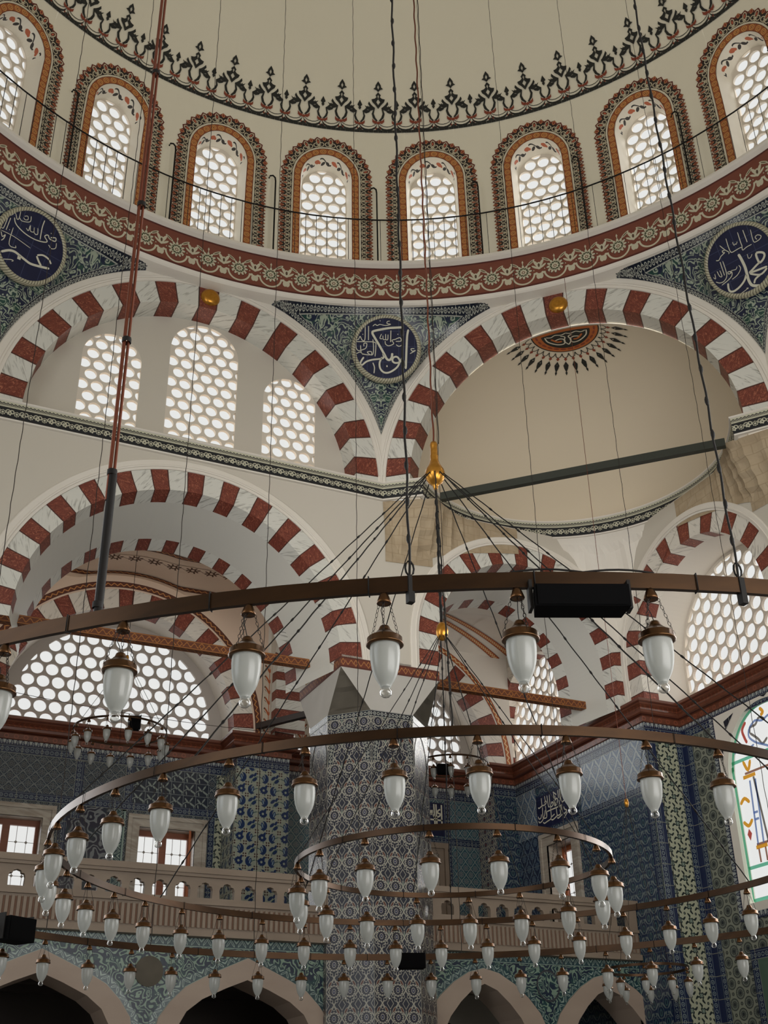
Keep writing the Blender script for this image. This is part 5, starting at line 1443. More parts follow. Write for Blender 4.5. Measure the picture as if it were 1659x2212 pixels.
# capital
mb = MB(); sqc = [(0.82, 0.82), (-0.82, 0.82), (-0.82, -0.82), (0.82, -0.82)]
ordk = [(0, sqc[0]), (1, sqc[0]), (2, sqc[1]), (3, sqc[1]), (4, sqc[2]), (5, sqc[2]), (6, sqc[3]), (7, sqc[3])]
Zb, Zt = 7.36, 7.98
corner = []
for (k, s0), (k2, s1) in zip(ordk, ordk[1:]+ordk[:1]):
    p, q = pt(k), pt(k2); tgt = corner if s0 == s1 else None
    if s0 == s1: corner.append((p, q, s0)); continue
    mb.add([(p[0], p[1], Zb), (q[0], q[1], Zb), (s1[0], s1[1], Zt), (s0[0], s0[1], Zt)])
build(mb, 'capital_face', m_cap, pier)
for p, q, s_ in corner:
    mb = MB()
    # stepped muqarnas niche in the corner chamfer
    A_, B_, T_ = Vector((p[0], p[1], Zb)), Vector((q[0], q[1], Zb)), Vector((s_[0], s_[1], Zt))
    n_in = -Vector((s_[0], s_[1], 0)).normalized()
    def tri(u, w): # u across 0..1, w up 0..1
        return (A_.lerp(B_, u)).lerp(T_, w)
    Wd = lambda w: 1.0
    rows = []
    for j in range(13):
        w = j/12*0.98; row = []
        for i in range(17):
            u = i/16; dpt = 0.10*max(0.0, 1-abs(2*u-1)**3)*(1 if 0.12 < w < 0.55 else 0.45 if 0.55 <= w < 0.86 else 0)
            row.append(tuple(tri(u, w)+n_in*dpt*(1-w*0.5)))
        rows.append(row)
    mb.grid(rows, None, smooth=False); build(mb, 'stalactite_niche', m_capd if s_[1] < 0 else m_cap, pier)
mb = MB(); q_ = [(-0.83, 0.83), (-0.83, -0.83), (0.83, -0.83), (0.83, 0.83)]
for i in range(4):
    a, b = q_[i], q_[(i+1) % 4]; mb.add([(a[0], a[1], Zt), (b[0], b[1], Zt), (b[0], b[1], Zt+0.16), (a[0], a[1], Zt+0.16)], [(0.06, 0), (1.66, 0), (1.66, 0.16), (0.06, 0.16)])
mb.add([(x, y, Zt) for x, y in q_]); mb.add([(x, y, Zt+0.16) for x, y in q_])
build(mb, 'painted_abacus', m_abac, pier)
mb = MB(); mb.box(-0.78, 0.78, -0.76, 0.80, Zt+0.16, Zt+0.22); build(mb, 'bearing_block', m_white, pier)

# ------------------------------------------------------------------ tie beams
def beam(nm, lb, p, q, w, h, mat, grp=None):
    P_, Q_ = Vector(p), Vector(q); L = (Q_-P_).length; d = (Q_-P_).normalized(); s_ = Vector((d.y, -d.x, 0))*w/2
    o = MB()
    c = [(s_.x, s_.y, -h/2), (s_.x, s_.y, h/2), (-s_.x, -s_.y, h/2), (-s_.x, -s_.y, -h/2)]
    for i in range(4):
        a, b = Vector(c[i]), Vector(c[(i+1) % 4]); f = (b-a).length
        o.add([P_+a, Q_+a, Q_+b, P_+b], [(0, 0), (L, 0), (L, f), (0, f)])
    o.add([P_+Vector(x) for x in c]); o.add([Q_+Vector(x) for x in c])
    ob = build(o, nm, mat); thing(ob, lb, 'beam', grp); return ob
beam('painted_tie_beam', 'red and gold painted tie beam spanning the left gallery arch to the pier capital', (-3.1, 8.42, 6.70), (2.42, 8.42, 6.70), 0.13, 0.13, m_beam)
beam('painted_tie_beam', 'red and gold painted tie beam from the pier to the right wall', (3.95, 8.42, 6.70), (7.6, 8.42, 6.70), 0.13, 0.13, m_beam)
beam('iron_tie_bar', 'long dark green tie beam across the half dome', (3.93, 7.03, 9.35), (7.12, 3.84, 9.35), 0.10, 0.13, m_gbeam)
beam('timber_strut', 'short brown timber strut behind the tiled pier', (2.9, 9.15, 6.32), (2.42, 11.3, 6.62), 0.10, 0.10, m_timber)

# ------------------------------------------------------------------ gallery balustrades and the arcade below
def balustrade(lb, u0, u1, V=8.0):
    b = empty('stone_balustrade', (u0, V, 2.53)); thing(b, lb, 'balustrade')
    L = u1-u0
    mb = MB(); 
    F0 = lambda a, z, d=0.0: (a, d, z)
    mb.box(0, L, -0.07, 0.13, 0.79, 0.87); mb.box(0, L, -0.045, 0.11, 0.75, 0.79); build(mb, 'handrail', m_sand, b)
    holes = []; n = int((L-0.12)/0.305); st = (L-n*0.305)/2
    for i in range(n):
        c = st+0.305*(i+0.5)
        holes.append([(c-0.10, 0.49), (c+0.10, 0.49), (c+0.105, 0.60), (c+0.09, 0.64), (c+0.055, 0.645), (c+0.045, 0.675), (c, 0.69), (c-0.045, 0.675), (c-0.055, 0.645), (c-0.09, 0.64), (c-0.105, 0.60)])
    mb = MB(); plate(mb, rect(0, L, 0.44, 0.75), holes, F0, 0.0, 0.09); build(mb, 'pierced_panel', m_sand, b)
    mb = MB(); mb.box(0, L, -0.03, 0.10, 0.40, 0.44); build(mb, 'moulding', m_sand, b)
    mb = MB(); mb.add([F0(0, 0.08, 0.01), F0(L, 0.08, 0.01), F0(L, 0.40, 0.01), F0(0, 0.40, 0.01)]); build(mb, 'lower_panel', m_sand, b)
    mb = MB(); mg = MB(); k = int(L/0.072)
    for i in range(k):
        x = (i+0.5)*L/k; w = 0.018
        mb.grid([[(x-0.034, 0.008, z) for z in (0.11, 0.37)], [(x-0.030, -0.012, z) for z in (0.11, 0.37)], [(x+0.008, -0.012, z) for z in (0.11, 0.37)], [(x+0.012, 0.008, z) for z in (0.11, 0.37)]], smooth=False)
        mg.add([(x+0.012, 0.006, 0.115), (x+0.038, 0.006, 0.115), (x+0.038, 0.006, 0.365), (x+0.012, 0.006, 0.365)])
    build(mb, 'fluting', m_sand, b); build(mg, 'flute_groove', m_groove, b)
    mb = MB(); mb.box(0, L, -0.04, 0.14, 0.0, 0.08); build(mb, 'base_moulding', m_sand, b)
    mb = MB(); mb.box(0, 0.34, -0.03, 0.16, 0.0, 0.86); 
    return b
balustrade('pierced and fluted stone balustrade left of the tiled pier', -3.3, 2.40)
balustrade('pierced and fluted stone balustrade right of the tiled pier', 3.98, 7.58)
gf = struct('floor_gallery', 'stone floor of the gallery behind the balustrades', 'floor')
mb = MB(); mb.box(-3.3, 2.3, 8.2, 11.95, 2.36, 2.53); mb.box(4.1, 7.6, 8.2, 11.95, 2.36, 2.53); mb.box(2.3, 4.1, 9.3, 11.95, 2.36, 2.53); build(mb, 'slab', m_sand, gf)

LO = [(0, 2.31), (0.26, 2.20), (0.58, 2.06), (0.83, 1.93), (1.02, 1.75), (1.16, 1.56), (1.22, 1.3), (1.24, 0.9)]
LI = [(0, 2.04), (0.29, 1.93), (0.60, 1.79), (0.80, 1.64), (0.90, 1.47), (0.96, 1.2), (0.97, 0.9), (0.97, 0.85)]
RO_ = [(0, 2.33), (0.25, 2.27), (0.50, 2.13), (0.72, 1.95), (0.90, 1.75), (1.0, 1.55), (1.05, 1.3), (1.07, 0.9)]
RI_ = [(0, 2.12), (0.20, 2.04), (0.40, 1.87), (0.57, 1.68), (0.70, 1.45), (0.75, 1.2), (0.77, 1.0), (0.77, 0.9)]
ar = struct('wall_arcade', 'marble arcade under the gallery with turquoise scroll tiles in the spandrels')
F = VF(8.12)
def arcprof(c, pr): return [(c+x, z) for x, z in pr[::-1]]+[(c-x, z) for x, z in pr[1:]]
def arcade(u0, u1, cs_, po, pi_, tag_):
    holes = [arcprof(c, po)+[] for c in cs_]
    for i, c in enumerate(cs_):
        lo = u0 if i == 0 else (cs_[i-1]+c)/2; hi = u1 if i == len(cs_)-1 else (cs_[i+1]+c)/2
        pts = [(c+x, z) for x, z in po[::-1]]; pts2 = [(c-x, z) for x, z in po[1:]]
        o = pts+pts2+[(lo, po[-1][1]), (lo, 2.55), (hi, 2.55), (hi, po[-1][1])]
        mb = MB(); plate(mb, o, [], F, uvo=((lo+hi)/2*0, 0)); build(mb, 'spandrel_tiles', m_tspan, ar)
        # marble ring: front, bevel and soffit
        op, ip = arcprof(c, po), arcprof(c, pi_)
        mb = MB(); P = [[F(a[0], a[1], -0.02), F(b[0], b[1], -0.02), F(b[0], b[1], 0.62)] for a, b in zip(op, ip)]
        mb.grid(P, None, smooth=False); build(mb, 'marble_arch', m_arcm, ar)
        bw = [(a[0]+(a[0]-c)*0.085+(0.0), a[1]+0.09 if abs(a[0]-c) < 0.9 else a[1]+0.02) for a in op]
        mb = MB(); L = 0; P, UV = [], []
        for j, (a, b) in enumerate(zip(op, bw)):
            if j: L += hypot(a[0]-op[j-1][0], a[1]-op[j-1][1])
            P.append([F(a[0], a[1], -0.006), F(b[0], b[1], -0.006)]); UV.append([(L, 0), (L, 0.13)])
        mb.grid(P, UV, smooth=False); build(mb, 'leaf_border', m_tleafb, ar)
        mb = MB(); ce_ = c
        mb.add([F(lo, po[-1][1], 0.0), F(c-po[-1][0], po[-1][1], 0.0), F(c-po[-1][0], -1.6, 0.0), F(lo, -1.6, 0.0)]); mb.add([F(hi, po[-1][1], 0.0), F(c+po[-1][0], po[-1][1], 0.0), F(c+po[-1][0], -1.6, 0.0), F(hi, -1.6, 0.0)])
        build(mb, 'arcade_pier', m_arcm, ar)
    mb = MB(); mb.add([F(u0, 2.42, -0.01), F(u1, 2.42, -0.01), F(u1, 2.545, -0.01), F(u0, 2.545, -0.01)], [(u0, 0), (u1, 0), (u1, 0.13), (u0, 0.13)]); build(mb, 'leaf_border', m_tleafb, ar)
arcade(-3.3, 2.46, [-1.39, 1.29], LO, LI, 'l'); arcade(3.95, 7.6, [4.86, 6.99], RO_, RI_, 'r')
def medal(c, z, r, mats_):
    rd = MB(); N = 32
    rd.add([F(c+r*cos(2*pi*k/N), z+r*sin(2*pi*k/N), -0.014) for k in range(N)]); return rd
o = build(medal(-0.03, 2.10, 0.185, None), 'stone_disc', m_capd, ar, 'dark stone disc set in the scroll tiles')
mb = medal(5.93, 2.13, 0.20, None); o = build(mb, 'tile_disc', m_tspan, ar)
mb = MB()
mb.grid([[F(5.93+r*cos(2*pi*k/32), 2.13+r*1.1*sin(2*pi*k/32), -0.018) for r in (0.175, 0.2)] for k in range(33)], None); build(mb, 'disc_rim', m_bdark, ar)
# room under the gallery
ug = struct('wall_under_gallery', 'dim plastered wall under the gallery behind the arcade')
mb = MB(); mb.add([(-3.3, 11.3, -1.6), (3.1, 11.3, -1.6), (3.1, 11.3, 2.36), (-3.3, 11.3, 2.36)]); build(mb, 'shaded_wall_face', m_timber, ug)  # wall behind the left arches, its shade put into a dark colour
mb = MB(); mb.add([(3.1, 11.3, -1.6), (7.6, 11.3, -1.6), (7.6, 11.3, 2.36), (3.1, 11.3, 2.36)]); build(mb, 'plaster_face', m_plaster, ug)
mb = MB(); mb.add([(3.1, 11.28, 1.35), (7.6, 11.28, 1.35), (7.6, 11.28, 1.75), (3.1, 11.28, 1.75)], [(3.1, 0), (7.6, 0), (7.6, 0.4), (3.1, 0.4)]); build(mb, 'painted_frieze', m_tarab, ug)
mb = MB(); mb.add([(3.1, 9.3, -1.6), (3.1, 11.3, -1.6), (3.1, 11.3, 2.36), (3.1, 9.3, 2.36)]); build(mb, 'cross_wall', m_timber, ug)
mb = MB(); mb.box(-3.3, 3.0, 9.6, 9.8, 2.1, 2.36); mb.box(-3.3, 3.0, 10.6, 10.8, 2.1, 2.36); build(mb, 'ceiling_joist', m_timber, ug)
rw = struct('wall_rear', 'plain plaster wall of the hall behind the viewer')
mb = MB()
P = [[(11.8*sin(radians(a)), 11.8*cos(radians(a)), z) for z in (-1.6, 6.0, 12.75)] for a in range(112, 303, 10)]
mb.grid(P); mb.grid([[(r*sin(radians(a)), r*cos(radians(a)), 12.75) for r in (7.3, 11.8)] for a in range(112, 303, 10)])
build(mb, 'plaster_face', m_plaster, rw)
fl = struct('floor', 'carpeted floor of the prayer hall', 'floor')
mb = MB(); mb.add([(-14, -14, -1.6), (14, -14, -1.6), (14, 14, -1.6), (-14, 14, -1.6)]); build(mb, 'carpet', m_carpet, fl)
wo = struct('wall_outer', 'masonry of the outer wall behind the gallery niches')
# side closure of the left gallery bay
sb = struct('wall_gallery_end', 'plaster wall closing the gallery at the left edge')
mb = MB(); mb.add([(-3.4, 7.6, -1.6), (-3.4, 11.95, -1.6), (-3.4, 11.95, 9.6), (-3.4, 7.6, 9.6)]); build(mb, 'plaster_face', m_plaster, sb)
bpy.data.objects.remove(wo)

# ------------------------------------------------------------------ marble framed gallery windows
def marble_window(lb, F, a0, a1, z0, z1, depth=0.28, wood=m_wood, frame=0.20, op_leaf=None, mull=1):
    WN[0] += 1; w = struct('window_%d' % WN[0], lb, 'window')
    mb = MB(); plate(mb, rect(a0, a1, z0, z1), [rect(a0+0.07, a1-0.07, z0+0.05, z1-0.07)], F, -0.06, 0.0); build(mb, 'outer_moulding', m_marble, w)
    mb = MB(); plate(mb, rect(a0+0.07, a1-0.07, z0+0.05, z1-0.07), [rect(a0+frame, a1-frame, z0+frame, z1-frame)], F, -0.035, 0.0)
    for (p, q) in zip(rect(a0+frame, a1-frame, z0+frame, z1-frame), rect(a0+frame, a1-frame, z0+frame, z1-frame)[1:]+rect(a0+frame, a1-frame, z0+frame, z1-frame)[:1]):
        mb.add([F(p[0], p[1], -0.035), F(q[0], q[1], -0.035), F(q[0], q[1], depth), F(p[0], p[1], depth)])
    build(mb, 'marble_jamb', m_marble, w)
    b0, b1, c0, c1 = a0+frame, a1-frame, z0+frame, z1-frame
    holes = []; n = mull+1; wd_ = (b1-b0)/n
    for i in range(n):
        holes.append(rect(b0+wd_*i+0.06, b0+wd_*(i+1)-0.06, c0+0.08, c1-0.09))
    mb = MB(); plate(mb, rect(b0, b1, c0, c1), holes, F, depth-0.06, depth); build(mb, 'timber_sash', wood, w)
    mb = MB(); mb.add([F(*p, depth-0.02) for p in rect(b0, b1, c0, c1)]); build(mb, 'glass_pane', mat_glasspane(), w)
    mb = MB()
    for h in holes:
        x0, x1 = h[0][0], h[1][0]; y0, y1 = h[0][1], h[2][1]
        ny = max(int((y1-y0)/0.24), 1)
        for j in range(1, ny):
            y = y0+(y1-y0)*j/ny; mb.add([F(x0, y-0.004, depth-0.05), F(x1, y-0.004, depth-0.05), F(x1, y+0.004, depth-0.05), F(x0, y+0.004, depth-0.05)])
            for fx in (0.3, 0.7): 
                cx = x0+(x1-x0)*fx; mb.add([F(cx-0.028, y, depth-0.052), F(cx, y-0.028, depth-0.052), F(cx+0.028, y, depth-0.052), F(cx, y+0.028, depth-0.052)])
        for fx in (0.3, 0.7): cx = x0+(x1-x0)*fx; mb.add([F(cx-0.004, y0, depth-0.05), F(cx+0.004, y0, depth-0.05), F(cx+0.004, y1, depth-0.05), F(cx-0.004, y1, depth-0.05)])
    build(mb, 'lead_grid', m_lgrey, w)
    if op_leaf:
        mb = MB(); xh = b1-0.01; a = radians(70); ww = (b1-b0)/2
        G = lambda s_, z, d=0.0: F(xh-s_*cos(a)+d, z, depth-0.05-s_*sin(a))
        plate(mb, rect(0, ww*0.62, c0, c1), [rect(0.06, ww*0.62-0.05, c0+0.08, c1-0.08)], G, 0.0, 0.035); build(mb, 'open_leaf', m_woodo, w)
    return w
FN = VF(VN)
marble_window('marble framed gallery window with an open orange casement, behind the left balustrade', FN, 0.42, 1.78, 2.9, 5.06, op_leaf=True)
marble_window('marble framed gallery window with a timber sash at the left edge', FN, -2.2, -0.76, 2.9, 5.06)
FR = UF(A0)
marble_window('marble framed opening with orange timber shutters in the right wall, under the inscription', FR, 9.36, 10.56, 2.9, 4.98, wood=m_woodo, depth=0.34, mull=0, frame=0.22)
mb = MB(); mb.box(7.93, 7.97, 9.62, 10.0, 3.1, 4.72)
sh = build(mb, 'timber_shutter', m_woodo); thing(sh, 'orange timber shutter standing inside the marble framed opening on the right wall', 'shutter')
WN[0] += 1
w = struct('window_%d' % WN[0], 'tall stepped marble frame at the right side of the tiled pier', 'window')
mb = MB(); plate(mb, rect(5.1, 6.42, 2.6, 5.04), [rect(5.2, 6.32, 2.7, 4.94)], FN, -0.10, 0.0); plate(mb, rect(5.2, 6.32, 2.7, 4.94), [rect(5.3, 6.22, 2.8, 4.84)], FN, -0.06, 0.0); build(mb, 'marble_moulding', m_sand, w)
mb = MB(); plate(mb, rect(5.3, 6.22, 2.8, 4.84), [rect(5.38, 6.14, 2.9, 4.76)], FN, -0.03, 0.0); mb.add([FN(*p, -0.015) for p in rect(5.38, 6.14, 2.9, 4.76)]); build(mb, 'marble_jamb', m_marble, w)

# ------------------------------------------------------------------ chandeliers
def project(p):
    q = Vector(p)-CAM; z = q.dot(cF); return (W/2+FPX*q.dot(cR)/z, H/2-FPX*q.dot(cU)/z, z)
def inview(p, mar=40):
    x, y, z = project(p); return z > 0.2 and -mar < x < W+mar and -mar < y < H+mar
def wire_obj(parent, name, a, b, r, mat, sag=0.0, twist=0.0, knots=0.0, n=6):
    mb = MB(); A_, B_ = Vector(a), Vector(b); L = (B_-A_).length; N = max(2, int(L/0.06)) if twist else 2
    path_ = [A_.lerp(B_, i/N) for i in range(N+1)]
    if twist: path_ = [p+Vector((sin(i*1.1)*twist, cos(i*1.1)*twist, 0)) for i, p in enumerate(path_)]
    mb.tube(path_, r, n)
    if knots:
        for k in range(1, int(L/knots)):
            p = A_.lerp(B_, k*knots/L); d = (B_-A_).normalized()
            mb.tube([p-d*r*4.2, p-d*r*1.6, p+d*r*1.6, p+d*r*4.2], r*2, 6, rf=lambda t: r*(0.95+0.95*sin(pi*min(max(t, 0), 1))))
    return build(mb, name, mat, parent)
def link_chain_mesh(name, L, lr=0.0052, wr=0.0012):
    mb = MB(); n = int(L/(lr*3.0))
    for i in range(n):
        z = -L*(i+0.5)/n; t_ = (i % 2)*pi/2
        mb.tube([(cos(t_)*lr*cos(2*pi*k/8), sin(t_)*lr*cos(2*pi*k/8), z+lr*1.75*sin(2*pi*k/8)) for k in range(8)], wr, 4, closed=True)
    return mb
HZ = 1.83
def ring_mesh(R, h=0.062, w=0.022, n=120):
    mb = MB(); c = [(R-w/2, -h/2), (R+w/2, -h/2), (R+w/2, h/2), (R-w/2, h/2), (R-w/2, -h/2)]
    for (r0, z0), (r1, z1) in zip(c[:-1], c[1:]):
        mb.grid([[(r*cos(2*pi*k/n), r*sin(2*pi*k/n), z) for r, z in ((r0, z0), (r1, z1))] for k in range(n+1)])
    return mb
def azp(az, r, z=0.0): return (r*sin(radians(az)), r*cos(radians(az)), z)
R1, R2, R3 = 4.63, 2.79, 1.113
rings = {}
for nm, R, z, lb in (('outer', R1, 1.832, 'outermost and largest bronze ring of the great chandelier'), ('middle', R2, 1.872, 'middle sized bronze ring of the great chandelier'), ('inner', R3, 1.80, 'smallest bronze ring of the great chandelier, in front of the tiled pier')):
    r_ = empty('chandelier_ring', (0, 0, z)); thing(r_, lb, 'chandelier ring', 'concentric rings of the great chandelier'); rings[nm] = (r_, z)
    h = {'outer': 0.062, 'middle': 0.050, 'inner': 0.038}[nm]
    build(ring_mesh(R, h), 'ring_band', m_ringm, r_)
    nc = {'outer': 24, 'middle': 12, 'inner': 6}[nm]
    for k in range(nc*2):
        az = 360*(k+0.25)/(nc*2); p = azp(az, R); t_ = Vector((cos(radians(az)), -sin(radians(az)), 0)); o_ = Vector((sin(radians(az)), cos(radians(az)), 0))
        for s_ in (-0.013, 0.013): pass
        q = Vector(p); a_ = 0.015; hh = h/2+0.004
        if not inview((p[0], p[1], z), 20): continue
        mb = MB(); mb.tube([q+o_*a_+Vector((0, 0, hh)), q-o_*a_+Vector((0, 0, hh)), q-o_*a_-Vector((0, 0, hh)), q+o_*a_-Vector((0, 0, hh))], 0.0028, 4, closed=True)
        build(mb, 'binding_wire', m_iron, r_)
# suspension of the outer ring: thick knotted chains near, thin wires far
ro, zo = rings['outer']
for az in (-150, -165.3):
    p = azp(az, R1, 0.03)
    wire_obj(ro, 'suspension_chain', p, (p[0], p[1], 19.0), 0.0048, m_iron, twist=0.003, knots=0.16)
    mb = MB(); mb.tube([Vector(p)+Vector((0.018*cos(t), 0, 0.035+0.03*sin(t))) for t in [2*pi*i/10 for i in range(10)]], 0.004, 5, closed=True); mb.box(p[0]-0.012, p[0]+0.012, p[1]-0.014, p[1]+0.014, -0.075, 0.03)
    build(mb, 'hook', m_iron, ro)
p = azp(-134.5, R1, 0.03)
cb = empty('copper_cable', (p[0], p[1], zo+0.03)); thing(cb, 'thick copper sheathed cable hanging down to the outer chandelier ring at the left', 'cable')
wire_obj(cb, 'copper_tube', (0, 0, 0.5), (0, 0, 17.2), 0.0085, m_copper); wire_obj(cb, 'dark_conduit', (0.014, 0.0, 0.0), (0.014, 0.0, 0.62), 0.019, m_iron); wire_obj(cb, 'copper_tube', (0.018, 0.0, 0.62), (0.018, 0.0, 17.2), 0.007, m_copper)
for z in (0.02, 0.62, 1.3, 2.1, 3.0, 3.9, 5.0): mb = MB(); mb.tube([(0.010, 0, z), (0.010, 0, z+0.025)], 0.021, 8); build(mb, 'cable_clamp', m_iron, cb)
for i, az in enumerate([-40.6, -26.4, -12, 1.8, 15.9, 29.3, 44.1, 58.1, 71.9]):
    p = azp(az, R1, 0.03); wire_obj(ro, 'suspension_wire', p, (p[0], p[1], 17.3), 0.0042, m_wire, twist=0.003, n=4)
lw = empty('thin_wire', (-2.0, 9.6, 6.05)); thing(lw, 'thin wire stretched across the wide lattice window at the far left', 'wire')
mb = MB(); mb.tube([(4.4*t, 0.3*t, 0.02-0.28*t*(1-t)) for t in [k/12 for k in range(13)]], 0.004, 4); build(mb, 'wire_strand', m_wire, lw)
# gilt balls on the axis and the fans of chains
def ball(lb, z, prof):
    mb = MB(); mb.lathe(prof, 24); o = build(mb, 'gilt_ball', m_gilt); o.location = (0, 0, z); return thing(o, lb, 'ornament')
ball('gilt bottle shaped ball from which the upper fan of chandelier chains spreads', 5.05, [(0.001, 0.30), (0.028, 0.295), (0.034, 0.27), (0.03, 0.25), (0.032, 0.17), (0.036, 0.16), (0.034, 0.12), (0.05, 0.07), (0.078, 0.02), (0.086, -0.02), (0.08, -0.06), (0.06, -0.10), (0.035, -0.12), (0.02, -0.135), (0.022, -0.15), (0.012, -0.17), (0.001, -0.175)])
ball('small gilt ball from which the lower fan of chandelier chains spreads', 3.60, [(0.001, 0.075), (0.02, 0.07), (0.04, 0.045), (0.05, 0.0), (0.046, -0.035), (0.03, -0.07), (0.012, -0.08), (0.001, -0.082)])
ax = empty('central_chain', (0, 0, 5.3)); thing(ax, 'long dark chain down the middle of the view holding the gilt balls', 'chain')
wire_obj(ax, 'upper_chain', (0, 0, 0.05), (0, 0, 16.9), 0.008, m_copper, twist=0.004)
wire_obj(ax, 'side_wire', (0.05, 0.0, 0.05), (0.05, 0, 16.9), 0.004, m_wire, twist=0.003)
wire_obj(ax, 'lower_chain', (0, 0, -0.42), (0, 0, -1.62), 0.008, m_iron, twist=0.004, knots=0.12)
rm, zm = rings['middle']
for i in range(12):
    az = -114.4-14.6+30*i+7; e = azp(az, R2, 0.02); a_ = radians(az)
    wire_obj(rm, 'suspension_chain', e, (0.07*sin(a_), 0.07*cos(a_), 5.05-zm-0.02), 0.0050, m_iron, twist=0.002, knots=0.35)
ri_, zi = rings['inner']
for i in range(8):
    az = 12+45*i; e = azp(az, R3, 0.02); a_ = radians(az)
    wire_obj(ri_, 'suspension_chain', e, (0.035*sin(a_), 0.035*cos(a_), 3.55-zi), 0.0035, m_iron, twist=0.0015, knots=0.25)

# ---- lamps
def lamp_proto(simple=False, S=1.0, name='glass_oil_lamp'):
    t = empty(name, (0, 0, 0))
    mb = MB(); mb.lathe([(0.0, 0.004), (0.010, 0.002), (0.018, -0.010), (0.024, -0.026), (0.028, -0.038), (0.026, -0.042), (0.018, -0.040), (0.0, -0.036)], 18); build(mb, 'canopy', m_brass, t)
    for k in range(3):
        a = radians(40+120*k); 
        A_ = Vector((0.023*cos(a), 0.023*sin(a), -0.036)); B_ = Vector((0.062*cos(a), 0.062*sin(a), -0.185))
        if simple:
            mb = MB(); mb.tube([A_, B_], 0.0016, 4); build(mb, 'chain', m_wire, t)
        else:
            L = (B_-A_).length; cm = link_chain_mesh('chain', L); d = (B_-A_).normalized(); q = Vector((0, 0, -1)).rotation_difference(d)
            cm.v = [tuple(A_+q@Vector(v)) for v in cm.v]; build(cm, 'chain', m_wire, t)
    mb = MB(); mb.tube([(0.002, 0, -0.036), (0.014, 0.004, -0.055), (0.020, 0.004, -0.075), (0.008, 0, -0.10), (0.001, 0, -0.13)], 0.0017, 5); build(mb, 'cord', m_iron, t)
    prof = [(0.0, -0.128), (0.013, -0.128), (0.017, -0.131), (0.022, -0.143), (0.0225, -0.147), (0.028, -0.150), (0.029, -0.154), (0.036, -0.158), (0.048, -0.168), (0.060, -0.174), (0.064, -0.178), (0.064, -0.196), (0.068, -0.199), (0.068, -0.204), (0.058, -0.207), (0.050, -0.204)]
    mb = MB(); mb.lathe(prof, 28); build(mb, 'brass_lid', m_brass, t)
    gl = [(0.051, -0.200), (0.0535, -0.215), (0.0545, -0.235), (0.053, -0.262), (0.049, -0.290), (0.042, -0.315), (0.033, -0.335), (0.024, -0.350), (0.0195, -0.358), (0.019, -0.362)]
    mb = MB(); mb.lathe(gl, 28); shd = build(mb, 'frosted_shade', mat_frosted(), t)
    fi = [(0.016, -0.360), (0.014, -0.364), (0.0185, -0.370), (0.0215, -0.380), (0.020, -0.390), (0.012, -0.398), (0.0, -0.400)]
    mb = MB(); mb.lathe(fi, 18); build(mb, 'glass_finial', mat_clear(), shd)
    return t
def kids(o): return [c for c in bpy.data.objects if c.parent == o]
KC = {}
def copy_thing(o, loc, rz=0.0, s=1.0):
    if o.name not in KC: KC[o.name] = [c for c in bpy.data.objects if c.parent == o]
    r = o.copy(); COL.objects.link(r); r.location = loc; r.rotation_euler = (0, 0, rz); r.scale = (s, s, s)
    for ch in KC[o.name]:
        c = ch.copy(); COL.objects.link(c); c.parent = r
        if ch.name not in KC: KC[ch.name] = [g for g in bpy.data.objects if g.parent == ch]
        for g in KC[ch.name]:
            d = g.copy(); COL.objects.link(d); d.parent = c
    return r
near = lamp_proto(False); far = lamp_proto(True); USED = {}
ORD = ['first', 'second', 'third', 'fourth', 'fifth', 'sixth', 'seventh', 'eighth', 'ninth', 'tenth', 'eleventh', 'twelfth', 'thirteenth', 'fourteenth', 'fifteenth', 'sixteenth', 'seventeenth', 'eighteenth', 'nineteenth', 'twentieth', 'twenty-first', 'twenty-second']
def place_lamp(proto, loc, rz, label, group, s=1.0):
    if proto.name not in USED:
        KC[proto.name] = [c for c in bpy.data.objects if c.parent == proto]
        USED[proto.name] = 1; o = proto; o.location = loc; o.rotation_euler = (0, 0, rz); o.scale = (s, s, s)
    else: o = copy_thing(proto, loc, rz, s)
    return thing(o, label, 'lamp', group)
camd = Vector((-CAM.x, -CAM.y)).normalized()
def ring_lamps(azs_, R, z, word):
    fr_, bk = [], []
    for az in azs_:
        p = azp(az, R, z)
        if not inview((p[0], p[1], p[2]-0.2), 30): continue
        x = project(p)[0]; (bk if p[0]*camd.x+p[1]*camd.y > 0 else fr_).append((x, az, p))
    for lst, arcw in ((fr_, 'near'), (bk, 'far')):
        lst.sort()
        for i, (x, az, p) in enumerate(lst):
            place_lamp(near if arcw == 'near' else far, p, radians(-az+17*(i % 5)), 'frosted brass lidded lamp, %s arc of the %s ring, %s from left' % (arcw, word, ORD[i]), 'lamps on the %s chandelier ring' % word)
n1 = [-123, -129.4, -136.2, -142.5, -148.8, -154.8, -160.9, -167.2, -173.5]
f1 = [-26.3-5.8*k for k in range(1, 6)]+[-26.3, -20.2, -14.5, -9.0, -3.2, 2.5, 8.2, 13.8, 19.5, 25.2, 31.0, 36.8, 42.2, 48.0, 53.7, 59.5, 65.3, 71.1, 77]
ring_lamps(n1+f1, R1, 1.832-0.031, 'outermost')
n2 = [-108.8, -117.5, -127.0, -136.2, -145.8, -154.5, -163.8, -172.8, -182, -191, -200]
f2 = [-100, -90.5, -81, -71, -61.3, -52.5, -44.0, -35.5, -26.5, -18.0, -9.0, -0.5, 8.5, 17.2, 25.8, 34.5, 43.2, 51.8, 60.8, 69.5, 78.2, 87.0]
ring_lamps(n2+f2, R2, 1.872-0.025, 'middle')
n3 = [-99.5, -121.5, -144.2, -166.3, -188.8, -210.5, -77, 127.5]
f3 = [-53.8, -31.0, -9.0, 13.2, 34.5, 56.0, 78.5, 102]
ring_lamps(n3+f3, R3, 1.80-0.019, 'inner')

